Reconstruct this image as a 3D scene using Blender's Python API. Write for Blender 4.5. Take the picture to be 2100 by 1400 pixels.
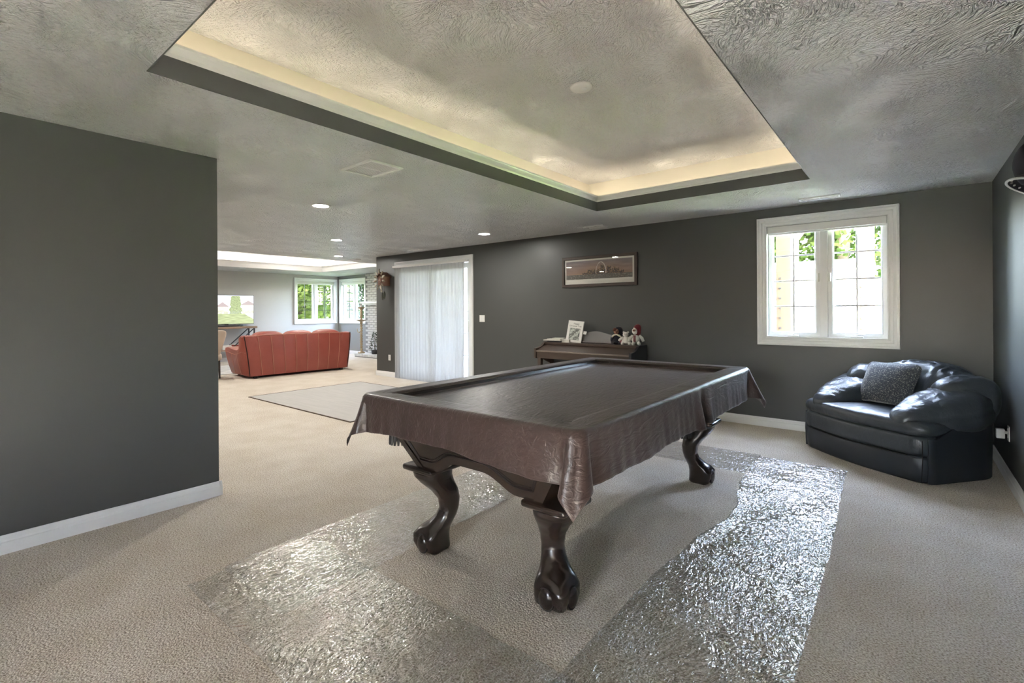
import bpy, bmesh, math, random
from math import pi, sin, cos, radians as RAD
from mathutils import Vector, Matrix, noise

for o in list(bpy.data.objects): bpy.data.objects.remove(o, do_unlink=True)
random.seed(7)
S = bpy.context.scene
COL = S.collection

# ------------------------------------------------------------------ camera
H = 2.44
YB, XR, XL, XTV, YW = 6.045, 0.597, -3.88, -14.2, 8.62
FPX, YAW, ROLL, CY, CAMZ = 996.3, 0.682, -0.0066, 635.76, 1.326
cam = bpy.data.cameras.new('camera'); camo = bpy.data.objects.new('camera', cam); COL.objects.link(camo)
cam.sensor_width = 36.0; cam.lens = FPX/2100*36.0
cam.shift_y = (CY-700)/2100
cam.clip_start = 0.02; cam.clip_end = 300
fw = Vector((-sin(YAW), cos(YAW), 0)); rt = Vector((cos(YAW), sin(YAW), 0)); up = Vector((0, 0, 1))
r2 = cos(ROLL)*rt+sin(ROLL)*up; u2 = -sin(ROLL)*rt+cos(ROLL)*up
camo.matrix_world = Matrix(((r2.x, u2.x, -fw.x, 0), (r2.y, u2.y, -fw.y, 0), (r2.z, u2.z, -fw.z, CAMZ), (0, 0, 0, 1)))
S.camera = camo

# ------------------------------------------------------------------ sky, sun, exposure
world = bpy.data.worlds.new('world'); S.world = world; world.use_nodes = True
wn = world.node_tree; wn.nodes.clear()
sky = wn.nodes.new('ShaderNodeTexSky'); sky.sky_type = 'NISHITA'; sky.sun_disc = False
sky.sun_elevation = RAD(48); sky.sun_rotation = RAD(160); sky.dust_density = 2.0; sky.ozone_density = 1.0
wbg = wn.nodes.new('ShaderNodeBackground'); wbg.inputs[1].default_value = 15.5
wo = wn.nodes.new('ShaderNodeOutputWorld')
wmx = wn.nodes.new('ShaderNodeMix'); wmx.data_type = 'RGBA'; wmx.inputs[0].default_value = .75; wmx.inputs[7].default_value = (.42, .42, .42, 1)
wn.links.new(sky.outputs[0], wmx.inputs[6]); wn.links.new(wmx.outputs[2], wbg.inputs[0]); wn.links.new(wbg.outputs[0], wo.inputs[0])
sl = bpy.data.lights.new('sun', 'SUN'); sl.energy = 190.0; sl.angle = RAD(0.6); sl.color = (.95, .98, 1)
so = bpy.data.objects.new('sun', sl); COL.objects.link(so)
so.rotation_euler = Vector((0.0, 0.927, -0.380)).to_track_quat('-Z', 'Y').to_euler(); so.location = (4, -8, 12)
S.view_settings.view_transform = 'Standard'; S.view_settings.look = 'None'
S.view_settings.gamma = 1.0; S.view_settings.use_curve_mapping = False
S.view_settings.exposure = 1.85

ROPE_E, FAR_ROPE_E, CAN_E = 6.4, 28.0, 165.0

# ------------------------------------------------------------------ material helpers
MATS = {}
def new_mat(name):
    m = bpy.data.materials.new(name); m.use_nodes = True; m.node_tree.nodes.clear()
    MATS[name] = m
    return m, m.node_tree.nodes, m.node_tree.links
def math_node(N, L, op, a, b=None):
    n = N.new('ShaderNodeMath'); n.operation = op
    for i, x in enumerate((a, b)):
        if x is None: continue
        if isinstance(x, (int, float)): n.inputs[i].default_value = x
        else: L.new(x, n.inputs[i])
    return n.outputs[0]
def coords(N, L, kind='Object', scale=(1, 1, 1), rot=(0, 0, 0)):
    if kind == 'World':
        src = N.new('ShaderNodeNewGeometry').outputs['Position']
    else:
        src = N.new('ShaderNodeTexCoord').outputs[kind]
    mp = N.new('ShaderNodeMapping'); L.new(src, mp.inputs[0])
    mp.inputs['Scale'].default_value = scale; mp.inputs['Rotation'].default_value = rot
    return mp.outputs[0]
def noise_tex(N, L, vec, scale, detail=3, rough=.5, dist=0):
    t = N.new('ShaderNodeTexNoise'); L.new(vec, t.inputs['Vector'])
    t.inputs['Scale'].default_value = scale; t.inputs['Detail'].default_value = detail
    t.inputs['Roughness'].default_value = rough; t.inputs['Distortion'].default_value = dist
    return t.outputs['Fac']
def ramp(N, L, fac, stops):
    r = N.new('ShaderNodeValToRGB'); L.new(fac, r.inputs[0])
    e = r.color_ramp.elements
    while len(e) < len(stops): e.new(.5)
    for i, (p, c) in enumerate(stops):
        e[i].position = p; e[i].color = (*c, 1) if len(c) == 3 else c
    return r.outputs[0]
def mat(name, col, rough=.5, spec=.5, metal=0., coat=0., sheen=0., emis=None, es=0., col2=None, cs=6., cdet=4, cscale=(1, 1, 1),
        bump=None, kind='Object', trans=0.):
    """bump = (scale, strength, distance, anisotropic scale, distortion)"""
    m, N, L = new_mat(name)
    p = N.new('ShaderNodeBsdfPrincipled'); o = N.new('ShaderNodeOutputMaterial'); L.new(p.outputs[0], o.inputs[0])
    p.inputs['Base Color'].default_value = (*col, 1); p.inputs['Roughness'].default_value = rough
    p.inputs['Specular IOR Level'].default_value = spec; p.inputs['Metallic'].default_value = metal
    p.inputs['Coat Weight'].default_value = coat; p.inputs['Coat Roughness'].default_value = .12
    p.inputs['Sheen Weight'].default_value = sheen; p.inputs['Sheen Tint'].default_value = (1, .88, .82, 1)
    if emis: p.inputs['Emission Color'].default_value = (*emis, 1); p.inputs['Emission Strength'].default_value = es
    if col2:
        f = noise_tex(N, L, coords(N, L, kind, cscale), cs, cdet, .6)
        L.new(ramp(N, L, f, [(.3, col), (.7, col2)]), p.inputs['Base Color'])
    if bump:
        sc, st, di = bump[:3]; an = bump[3] if len(bump) > 3 else (1, 1, 1); ds = bump[4] if len(bump) > 4 else 0
        h = noise_tex(N, L, coords(N, L, kind, an), sc, 3, .55, ds)
        b = N.new('ShaderNodeBump'); b.inputs['Strength'].default_value = st; b.inputs['Distance'].default_value = di
        L.new(h, b.inputs['Height']); L.new(b.outputs[0], p.inputs['Normal'])
    return m
def mat_attr(name, rough=.6, emit=0., spec=.5):
    m, N, L = new_mat(name)
    p = N.new('ShaderNodeBsdfPrincipled'); o = N.new('ShaderNodeOutputMaterial'); L.new(p.outputs[0], o.inputs[0])
    a = N.new('ShaderNodeAttribute'); a.attribute_name = 'Col'
    L.new(a.outputs['Color'], p.inputs['Base Color']); p.inputs['Roughness'].default_value = rough
    p.inputs['Specular IOR Level'].default_value = spec
    if emit:
        L.new(a.outputs['Color'], p.inputs['Emission Color']); p.inputs['Emission Strength'].default_value = emit
    return m

# surfaces of the room
WALLC = (.060, .062, .060)
mat('wall_paint', WALLC, .42, .4, bump=(260, .12, .002), kind='World')
mat('wall_paint_light', (.50, .495, .48), .5, .4, bump=(260, .12, .002), kind='World')
mat('wall_paint_grey', (.24, .24, .232), .5, .4, bump=(260, .12, .002), kind='World')
mat('trim_white', (.74, .74, .73), .33, .5)
mat('cove_paint', (.70, .66, .58), .55, .3)
mat('white_plastic', (.72, .71, .68), .35, .5)
mat('dark_slot', (.01, .01, .01), .6, .2)

def ceiling_mat():
    m, N, L = new_mat('ceiling_texture')
    p = N.new('ShaderNodeBsdfPrincipled'); o = N.new('ShaderNodeOutputMaterial'); L.new(p.outputs[0], o.inputs[0])
    p.inputs['Base Color'].default_value = (.83, .835, .84, 1); p.inputs['Roughness'].default_value = .32
    p.inputs['Specular IOR Level'].default_value = .5
    v = coords(N, L, 'World')
    # direction of the brush strokes changes from patch to patch
    warp = N.new('ShaderNodeTexNoise'); L.new(v, warp.inputs['Vector']); warp.inputs['Scale'].default_value = 1.6; warp.inputs['Detail'].default_value = 1
    vs = N.new('ShaderNodeVectorMath'); vs.operation = 'SCALE'; L.new(warp.outputs['Color'], vs.inputs[0]); vs.inputs[3].default_value = .9
    va = N.new('ShaderNodeVectorMath'); L.new(v, va.inputs[0]); L.new(vs.outputs[0], va.inputs[1])
    def strokes(rz, sc):
        mp = N.new('ShaderNodeMapping'); L.new(va.outputs[0], mp.inputs[0])
        mp.inputs['Rotation'].default_value = (0, 0, rz); mp.inputs['Scale'].default_value = (1, .42, 1)
        n = noise_tex(N, L, mp.outputs[0], sc, 2, .5, .6)
        a = math_node(N, L, 'SUBTRACT', n, .5); a = math_node(N, L, 'ABSOLUTE', a)
        a = math_node(N, L, 'MULTIPLY', a, -5.0); a = math_node(N, L, 'ADD', a, 1.0)
        return math_node(N, L, 'MAXIMUM', a, 0.0)
    s1 = strokes(.9, 46); s2 = strokes(-.7, 38)
    patch = noise_tex(N, L, v, 3.5, 2)
    k = N.new('ShaderNodeMix'); k.data_type = 'FLOAT'
    pr = ramp(N, L, patch, [(.42, (0, 0, 0)), (.58, (1, 1, 1))])
    L.new(pr, k.inputs[0]); L.new(s1, k.inputs[2]); L.new(s2, k.inputs[3])
    fine = noise_tex(N, L, v, 120, 2)
    hh = math_node(N, L, 'ADD', k.outputs[0], math_node(N, L, 'MULTIPLY', fine, .35))
    b = N.new('ShaderNodeBump'); b.inputs['Strength'].default_value = 1.0; b.inputs['Distance'].default_value = .028
    L.new(hh, b.inputs['Height']); L.new(b.outputs[0], p.inputs['Normal'])
    return m
ceiling_mat()

def carpet_mat():
    m, N, L = new_mat('carpet')
    p = N.new('ShaderNodeBsdfPrincipled'); o = N.new('ShaderNodeOutputMaterial'); L.new(p.outputs[0], o.inputs[0])
    p.inputs['Roughness'].default_value = .95; p.inputs['Specular IOR Level'].default_value = .1
    v = coords(N, L, 'World')
    t = N.new('ShaderNodeTexVoronoi'); L.new(v, t.inputs['Vector']); t.inputs['Scale'].default_value = 120; t.inputs['Randomness'].default_value = 1
    n1 = noise_tex(N, L, v, 125, 2, .6); n2 = noise_tex(N, L, v, 3.0, 3, .55); n3 = noise_tex(N, L, v, 260, 2)
    c1 = ramp(N, L, n1, [(.30, (.28, .225, .165)), (.48, (.60, .535, .45)), (.70, (.84, .785, .71))])
    c2 = ramp(N, L, n2, [(.35, (.90, .88, .85)), (.65, (1, 1, 1))])
    mx = N.new('ShaderNodeMix'); mx.data_type = 'RGBA'; mx.blend_type = 'MULTIPLY'; mx.inputs[0].default_value = 1
    L.new(c1, mx.inputs[6]); L.new(c2, mx.inputs[7]); L.new(mx.outputs[2], p.inputs['Base Color'])
    h = math_node(N, L, 'MULTIPLY', t.outputs['Distance'], -1.2)
    h = math_node(N, L, 'ADD', h, math_node(N, L, 'MULTIPLY', n1, 1.4)); h = math_node(N, L, 'ADD', h, math_node(N, L, 'MULTIPLY', n3, .4))
    b = N.new('ShaderNodeBump'); b.inputs['Strength'].default_value = 1.0; b.inputs['Distance'].default_value = .0035
    L.new(h, b.inputs['Height']); L.new(b.outputs[0], p.inputs['Normal'])
carpet_mat()

def glass_mat(name='glass', tint=(1, 1, 1), boost=.0):
    m, N, L = new_mat(name)
    t = N.new('ShaderNodeBsdfTransparent'); t.inputs[0].default_value = (*tint, 1)
    g = N.new('ShaderNodeBsdfGlossy'); g.inputs['Roughness'].default_value = .01
    f = N.new('ShaderNodeFresnel'); bf = N.new('ShaderNodeNewGeometry').outputs['Backfacing']   # same reflectance at both faces of the thin pane
    L.new(math_node(N, L, 'SUBTRACT', 1.5, math_node(N, L, 'MULTIPLY', bf, 1.5-1/1.5)), f.inputs[0])
    fac = math_node(N, L, 'ADD', f.outputs[0], boost)
    x = N.new('ShaderNodeMixShader'); o = N.new('ShaderNodeOutputMaterial')
    L.new(fac, x.inputs[0]); L.new(t.outputs[0], x.inputs[1]); L.new(g.outputs[0], x.inputs[2]); L.new(x.outputs[0], o.inputs[0])
glass_mat()

def plastic_film(name, ang, along=.35, sc=42, dens=.0):
    """clear ribbed carpet film: transparent with a wrinkled glossy skin"""
    m, N, L = new_mat(name)
    t = N.new('ShaderNodeBsdfTransparent'); t.inputs[0].default_value = (.98, .97, .95, 1)
    g = N.new('ShaderNodeBsdfGlossy'); g.inputs['Roughness'].default_value = .07
    d = N.new('ShaderNodeBsdfDiffuse'); d.inputs[0].default_value = (.82, .79, .74, 1)
    v0 = coords(N, L, 'World')
    warp = N.new('ShaderNodeTexNoise'); L.new(v0, warp.inputs['Vector']); warp.inputs['Scale'].default_value = 2.2; warp.inputs['Detail'].default_value = 1
    vs = N.new('ShaderNodeVectorMath'); vs.operation = 'SCALE'; L.new(warp.outputs['Color'], vs.inputs[0]); vs.inputs[3].default_value = .28
    va = N.new('ShaderNodeVectorMath'); L.new(v0, va.inputs[0]); L.new(vs.outputs[0], va.inputs[1])
    mp = N.new('ShaderNodeMapping'); L.new(va.outputs[0], mp.inputs[0])
    mp.inputs['Rotation'].default_value = (0, 0, ang); mp.inputs['Scale'].default_value = (1, along, 1)
    n1 = noise_tex(N, L, mp.outputs[0], sc, 2, .5, .5)
    a = math_node(N, L, 'SUBTRACT', n1, .5); a = math_node(N, L, 'ABSOLUTE', a); a = math_node(N, L, 'MULTIPLY', a, -4.5)
    n2 = noise_tex(N, L, v0, 16, 2, .5, .3)
    h = math_node(N, L, 'ADD', a, math_node(N, L, 'MULTIPLY', n2, 1.1))
    b = N.new('ShaderNodeBump'); b.inputs['Strength'].default_value = .8; b.inputs['Distance'].default_value = .0045
    L.new(h, b.inputs['Height']); L.new(b.outputs[0], g.inputs['Normal'])
    fr = N.new('ShaderNodeFresnel'); fr.inputs[0].default_value = 1.52; L.new(b.outputs[0], fr.inputs['Normal'])
    fac = math_node(N, L, 'MULTIPLY', fr.outputs[0], 1.5); fac = math_node(N, L, 'MINIMUM', fac, .36)
    x0 = N.new('ShaderNodeMixShader'); x0.inputs[0].default_value = .13
    L.new(t.outputs[0], x0.inputs[1]); L.new(d.outputs[0], x0.inputs[2])
    x = N.new('ShaderNodeMixShader'); o = N.new('ShaderNodeOutputMaterial')
    L.new(fac, x.inputs[0]); L.new(x0.outputs[0], x.inputs[1]); L.new(g.outputs[0], x.inputs[2]); L.new(x.outputs[0], o.inputs[0])
plastic_film('film_lengthwise', 0.0, .16, 62)
plastic_film('film_crosswise', 1.25, .30, 46)
plastic_film('film_diagonal', .55, .42, 44)

def sheer_mat():
    m, N, L = new_mat('sheer_fabric')
    t = N.new('ShaderNodeBsdfTransparent'); tr = N.new('ShaderNodeBsdfTranslucent'); d = N.new('ShaderNodeBsdfDiffuse')
    tr.inputs[0].default_value = (.155, .148, .138, 1); d.inputs[0].default_value = (.80, .80, .79, 1)
    a = N.new('ShaderNodeMixShader'); a.inputs[0].default_value = .45; L.new(tr.outputs[0], a.inputs[1]); L.new(d.outputs[0], a.inputs[2])
    x = N.new('ShaderNodeMixShader'); x.inputs[0].default_value = .04; o = N.new('ShaderNodeOutputMaterial')
    L.new(a.outputs[0], x.inputs[1]); L.new(t.outputs[0], x.inputs[2]); L.new(x.outputs[0], o.inputs[0])
sheer_mat()

def emis_mat(name, col, s):
    m, N, L = new_mat(name)
    e = N.new('ShaderNodeEmission'); e.inputs[0].default_value = (*col, 1); e.inputs[1].default_value = s
    o = N.new('ShaderNodeOutputMaterial'); L.new(e.outputs[0], o.inputs[0])
emis_mat('rope_glow', (1, .86, .67), ROPE_E)
emis_mat('far_rope_glow', (1, .95, .88), FAR_ROPE_E)
emis_mat('can_glow', (1, .96, .90), CAN_E)

def leaf_mat(name, c1, c2):
    m, N, L = new_mat(name)
    oi = noise_tex(N, L, coords(N, L, 'World'), 2.3, 3)
    c = ramp(N, L, oi, [(.3, c1), (.7, c2)])
    d = N.new('ShaderNodeBsdfDiffuse'); t = N.new('ShaderNodeBsdfTranslucent'); L.new(c, d.inputs[0]); L.new(c, t.inputs[0])
    x = N.new('ShaderNodeMixShader'); x.inputs[0].default_value = .35; o = N.new('ShaderNodeOutputMaterial')
    L.new(d.outputs[0], x.inputs[1]); L.new(t.outputs[0], x.inputs[2]); L.new(x.outputs[0], o.inputs[0])
leaf_mat('leaf_green', (.020, .037, .010), (.055, .080, .020))
leaf_mat('leaf_dark', (.012, .025, .010), (.033, .053, .017))
leaf_mat('leaf_bright', (.036, .060, .012), (.095, .115, .028))

mat('cover_vinyl', (.027, .0155, .0135), .36, .55, col2=(.037, .022, .019), cs=5, bump=(30, .9, .006, (1, .30, 1), 1.2), kind='World', sheen=.09)
mat('espresso_wood', (.014, .009, .007), .26, .5, coat=.3, col2=(.022, .013, .010), cs=9, cscale=(1, 1, .12))
mat('espresso_groove', (.006, .004, .004), .5, .3)
mat('pocket_leather', (.008, .008, .009), .55, .4)
mat('bed_cloth', (.03, .10, .05), .9, .1)
mat('navy_leather', (.030, .036, .043), .36, .5, col2=(.038, .045, .052), cs=14, bump=(26, .45, .006, (1, 1, .5), 1.2))
mat('navy_leather_plain', (.018, .022, .028), .42, .45, bump=(60, .15, .002))
def cushion_mat():
    m, N, L = new_mat('speckled_fabric')
    p = N.new('ShaderNodeBsdfPrincipled'); o = N.new('ShaderNodeOutputMaterial'); L.new(p.outputs[0], o.inputs[0])
    n = noise_tex(N, L, coords(N, L, 'Object', (1, 1, 1.6)), 95, 2, .6)
    L.new(ramp(N, L, n, [(.50, (.016, .020, .032)), (.58, (.055, .065, .075)), (.66, (.36, .36, .30))]), p.inputs['Base Color'])
    p.inputs['Roughness'].default_value = .8; p.inputs['Sheen Weight'].default_value = .3
cushion_mat()
mat('red_leather', (.25, .052, .036), .36, .5, col2=(.29, .070, .050), cs=4, bump=(50, .15, .003))
mat('red_piping', (.42, .18, .12), .5, .4)
mat('beige_fabric', (.50, .42, .33), .85, .2, sheen=.3, bump=(200, .2, .002))
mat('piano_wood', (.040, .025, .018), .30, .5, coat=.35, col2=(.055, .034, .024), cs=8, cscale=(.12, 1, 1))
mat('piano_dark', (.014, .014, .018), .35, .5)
mat('piano_strip', (.16, .13, .11), .25, .6)
mat('music_stand', (.075, .068, .060), .30, .5, coat=.3)
mat('paper', (.66, .65, .62), .7, .3)
mat('paper_edge', (.55, .53, .48), .8, .2)
mat('ink', (.06, .06, .06), .7, .2)
mat('frame_brown', (.040, .027, .021), .4, .5, col2=(.055, .037, .028), cs=20, cscale=(.2, 1, 1))
mat('mat_board', (.62, .62, .58), .8, .2)
mat_attr('print', .55); mat_attr('screen', .25, .55)
mat('black_plastic', (.012, .012, .013), .4, .5)
mat('grey_metal', (.25, .25, .26), .35, .5, metal=.8)
mat('console_wood', (.20, .135, .090), .55, .4, col2=(.28, .19, .13), cs=9, cscale=(1, .1, 1))
mat('iron', (.035, .035, .04), .5, .5, metal=.5)
mat('brick_white', (.52, .51, .49), .75, .3, col2=(.64, .63, .61), cs=7, bump=(40, .5, .006))
mat('mortar', (.26, .255, .25), .9, .1)
mat('gilt', (.30, .22, .12), .45, .5, metal=.35, col2=(.45, .36, .24), cs=25)
mat('rug_grey', (.40, .385, .36), .95, .1, col2=(.45, .43, .405), cs=3, cscale=(.6, 6, 1), bump=(30, .3, .004, (.3, 3, 1)))
mat('rug_edge', (.13, .10, .08), .9, .1)
mat('rug_pattern', (.33, .33, .33), .95, .1, col2=(.58, .56, .53), cs=5)
mat('clock_wood', (.10, .042, .025), .5, .4, col2=(.14, .06, .035), cs=20)
mat('clock_leaf', (.30, .27, .20), .6, .4, col2=(.16, .12, .08), cs=30)
mat('clock_pale', (.55, .50, .42), .6, .3)
mat('clock_weight', (.035, .036, .024), .5, .5)
mat('plush_white', (.62, .60, .56), .95, .1, sheen=.6, bump=(160, .6, .006))
mat('plush_black', (.012, .013, .020), .9, .15, sheen=.2, bump=(160, .4, .004))
mat('plush_brown', (.12, .055, .04), .9, .2, bump=(160, .4, .004))
mat('skin_cloth', (.24, .13, .095), .9, .2)
mat('plush_red', (.12, .018, .022), .9, .2, sheen=.2, bump=(160, .4, .004))
mat('cream_ribbon', (.62, .57, .44), .6, .3)
mat('pink_cloth', (.26, .11, .11), .9, .2)
mat('cap_black', (.012, .012, .018), .8, .3, bump=(300, .3, .001))
mat('cap_trim', (.60, .62, .62), .6, .3)
mat('cap_letter', (.45, .42, .40), .6, .3)
mat('tan_lumber', (.12, .080, .050), .7, .3, col2=(.16, .11, .072), cs=6, cscale=(1, 1, .1))
mat('white_paintwood', (.36, .36, .37), .6, .3)
mat('grey_lattice', (.30, .30, .30), .8, .2)
mat('tub_sky_tint', (.35, .50, .66), .5, .4, col2=(.62, .72, .80), cs=3)  # blue cast of the sky put into the cover colour
mat('grass', (.10, .16, .04), .9, .1, col2=(.20, .26, .08), cs=12, kind='World', bump=(60, .5, .02))
mat('patio', (.42, .41, .39), .85, .2, col2=(.50, .49, .47), cs=4, kind='World')
mat('bark', (.10, .08, .06), .9, .1, bump=(12, .8, .03, (1, 1, .3)))
mat('siding', (.45, .43, .40), .7, .2)
mat('steel_bolt', (.10, .10, .10), .4, .5, metal=.6)
mat('red_glaze', (.30, .05, .04), .3, .5)
mat('pot_dark', (.03, .03, .03), .6, .3)

# ------------------------------------------------------------------ mesh helpers
def obj(name, bm, m, parent=None, smooth=False, recalc=True, angle=None):
    if recalc: bmesh.ops.recalc_face_normals(bm, faces=bm.faces[:])
    me = bpy.data.meshes.new(name); bm.to_mesh(me); bm.free()
    if smooth: me.polygons.foreach_set('use_smooth', [True]*len(me.polygons))
    me.materials.append(MATS[m] if isinstance(m, str) else m)
    o = bpy.data.objects.new(name, me); COL.objects.link(o)
    if parent: o.parent = parent
    if smooth and angle:
        try: me.set_sharp_from_angle(angle=RAD(angle))
        except Exception: pass
    return o
def thing(name, label, cat, loc=(0, 0, 0), rz=0, group=None):
    o = bpy.data.objects.new(name, None); COL.objects.link(o); o.empty_display_size = .1
    o.location = loc; o.rotation_euler = (0, 0, rz); o['label'] = label; o['category'] = cat
    if group: o['group'] = group
    return o
def tag(o, label, cat, group=None):
    o['label'] = label; o['category'] = cat
    if group: o['group'] = group
    return o
def structure(o, label=None):
    o['kind'] = 'structure'
    if label: o['label'] = label
    return o
def copy_of(o, parent=None):
    c = o.copy(); COL.objects.link(c); c.parent = parent
    return c
def copy_tree(o, parent=None):
    c = copy_of(o, parent)
    for ch in [x for x in o.children]: copy_tree(ch, c)
    return c
def NB(): return bmesh.new()
def bx(bm, x0, x1, y0, y1, z0, z1, bev=0, seg=2, M=None):
    r = bmesh.ops.create_cube(bm, size=1)
    vs = r['verts']
    bmesh.ops.transform(bm, matrix=Matrix.Translation(((x0+x1)/2, (y0+y1)/2, (z0+z1)/2)) @ Matrix.Diagonal((abs(x1-x0), abs(y1-y0), abs(z1-z0), 1)), verts=vs)
    if bev:
        es = {e for v in vs for e in v.link_edges}
        rr = bmesh.ops.bevel(bm, geom=list(es), offset=bev, segments=seg, affect='EDGES', profile=.5)
        vs = list({v for f in rr['faces'] for v in f.verts} | {v for v in vs if v.is_valid})
    if M is not None: bmesh.ops.transform(bm, matrix=M, verts=vs)
    return vs
def loft(bm, rings, closed=True, cap0=True, cap1=True, loop=False):
    R = [[bm.verts.new(p) for p in ring] for ring in rings]
    n = len(R[0]); last = len(R) if loop else len(R)-1
    for i in range(last):
        a, b = R[i], R[(i+1) % len(R)]
        for j in range(n if closed else n-1):
            k = (j+1) % n
            try: bm.faces.new((a[j], a[k], b[k], b[j]))
            except ValueError: pass
    if closed and not loop:
        if cap0: bm.faces.new(R[0][::-1])
        if cap1: bm.faces.new(R[-1])
    return R
def tube(bm, pts, r, n=8, closed=False):
    pts = [Vector(p) for p in pts]; rings = []
    m = len(pts); ref = None
    for i, p in enumerate(pts):
        if closed: d = pts[(i+1) % m]-pts[i-1]
        else: d = pts[min(i+1, m-1)]-pts[max(i-1, 0)]
        d.normalize()
        if ref is None: ref = Vector((0, 0, 1)) if abs(d.z) < .9 else Vector((1, 0, 0))
        a = ref - d*ref.dot(d)
        if a.length < 1e-4: a = d.orthogonal()
        a.normalize(); b = d.cross(a); ref = a
        rr = r[i] if isinstance(r, (list, tuple)) else r
        rings.append([p+(a*cos(2*pi*k/n)+b*sin(2*pi*k/n))*rr for k in range(n)])
    loft(bm, rings, loop=closed)
def lathe(bm, prof, n=20, c=(0, 0, 0), M=None):
    c = Vector(c)
    rings = [[(M @ Vector((r*cos(2*pi*k/n), r*sin(2*pi*k/n), z)) if M is not None else Vector((r*cos(2*pi*k/n), r*sin(2*pi*k/n), z)))+c for k in range(n)] for r, z in prof]
    loft(bm, rings)
def spw(v, e): return math.copysign(abs(v)**e, v)
def pillow(bm, c, s, e=(.7, .7), R=None, n=36, m=20, fn=None):
    """rounded cushion (superellipsoid); fn reshapes the local point"""
    c = Vector(c); rings = []
    for i in range(1, m):
        u = -pi/2+pi*i/m; ring = []
        for k in range(n):
            v = 2*pi*k/n
            p = Vector((s[0]*spw(cos(u), e[0])*spw(cos(v), e[1]), s[1]*spw(cos(u), e[0])*spw(sin(v), e[1]), s[2]*spw(sin(u), e[0])))
            if fn: p = fn(p)
            if R is not None: p = R @ p
            ring.append(p+c)
        rings.append(ring)
    loft(bm, rings)
def mitre(bm, x0, x1, z0, z1, prof, P):
    """closed moulding round a rectangle; prof = (offset outwards, height); P maps (a, b, h) to a point"""
    rings = []
    for (cx, sx, cz, sz) in ((x0, -1, z0, -1), (x1, 1, z0, -1), (x1, 1, z1, 1), (x0, -1, z1, 1)):
        rings.append([P(cx+sx*o, cz+sz*o, h) for o, h in prof])
    loft(bm, rings, loop=True)
PXZ = lambda a, b, h: Vector((a, h, b))
PXY = lambda a, b, h: Vector((a, b, h))
def grid(bm, nu, nv, fn):
    V = [[bm.verts.new(fn(i/nu, j/nv)) for j in range(nv+1)] for i in range(nu+1)]
    for i in range(nu):
        for j in range(nv): bm.faces.new((V[i][j], V[i+1][j], V[i+1][j+1], V[i][j+1]))
    return V
def painted(name, nu, nv, fn_pos, fn_col, m, parent):
    bm = NB(); lay = bm.loops.layers.float_color.new('Col')
    V = [[bm.verts.new(fn_pos(i/nu, j/nv)) for j in range(nv+1)] for i in range(nu+1)]
    for i in range(nu):
        for j in range(nv):
            f = bm.faces.new((V[i][j], V[i+1][j], V[i+1][j+1], V[i][j+1]))
            c = fn_col((i+.5)/nu, (j+.5)/nv)
            for l in f.loops: l[lay] = (*c, 1)
    return obj(name, bm, m, parent, recalc=False)
def text_mesh(name, s, size, m, parent, M):
    cu = bpy.data.curves.new('t', 'FONT'); cu.body = s; cu.size = size; cu.align_x = 'CENTER'; cu.extrude = .0004
    t = bpy.data.objects.new('t', cu); COL.objects.link(t)
    me = bpy.data.meshes.new_from_object(t.evaluated_get(bpy.context.evaluated_depsgraph_get()))
    bpy.data.objects.remove(t); me.name = name
    me.materials.clear(); me.materials.append(MATS[m])
    o = bpy.data.objects.new(name, me); COL.objects.link(o); o.parent = parent; o.matrix_local = M
    return o
def smooth01(x): x = max(0, min(1, x)); return x*x*(3-2*x)
def nz(x, y=0, z=0): return noise.noise(Vector((x, y, z)))

# ================================================================== THE ROOM
T = .2
XE, YN = .597+T, -4.5
XW = XTV-T
bm = NB(); bx(bm, XW, XE, YN-T, YW+T, -.12, 0); structure(obj('floor', bm, 'carpet'), 'beige looped pile carpet floor')

def wall_with_holes(name, axis, c0, c1, a0, a1, holes, m, z1=H+.5):
    """axis 'Y': wall in the XZ plane between y=c0..c1; 'X': wall in the YZ plane"""
    bm = NB()
    def piece(p0, p1, q0, q1):
        if p1-p0 < 1e-4 or q1-q0 < 1e-4: return
        if axis == 'Y': bx(bm, p0, p1, c0, c1, q0, q1)
        else: bx(bm, c0, c1, p0, p1, q0, q1)
    cur = a0
    for (h0, h1, g0, g1) in sorted(holes):
        piece(cur, h0, 0, z1); piece(h0, h1, 0, g0); piece(h0, h1, g1, z1); cur = h1
    piece(cur, a1, 0, z1)
    return structure(obj(name, bm, m))
WIN = (-1.227, -.132, 1.006, 2.25)           # opening in the back wall
DOOR = (-7.80, -5.84, 0.0, 2.205)
W1 = (7.245, 8.495, 1.03, 2.26)              # opening in the TV wall (along Y)
W2 = (-14.02, -12.76, 1.03, 2.26)            # opening in the far wall
XC = -8.52
wall_with_holes('wall_back', 'Y', YB, YB+T, XC, XE, [WIN, DOOR], 'wall_paint')
W_FILL = (-.80, .46, 1.25, 2.25)   # opening for an added window behind the camera, lets in fill light
wall_with_holes('wall_right', 'X', XR, XE, YN, YB, [], 'wall_paint')
wall_with_holes('wall_left', 'X', XL-.14, XL, YN, 1.392, [], 'wall_paint', H)
wall_with_holes('wall_near', 'Y', YN-T, YN, XW, XE, [W_FILL], 'wall_paint')
wall_with_holes('wall_television', 'X', XW, XTV, YN, YW, [W1], 'wall_paint_light')
wall_with_holes('wall_far', 'Y', YW, YW+T, XW, XC+T, [W2], 'wall_paint_grey')
wall_with_holes('wall_return', 'X', XC, XC+T, YB+T, YW, [], 'wall_paint_grey')

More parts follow.
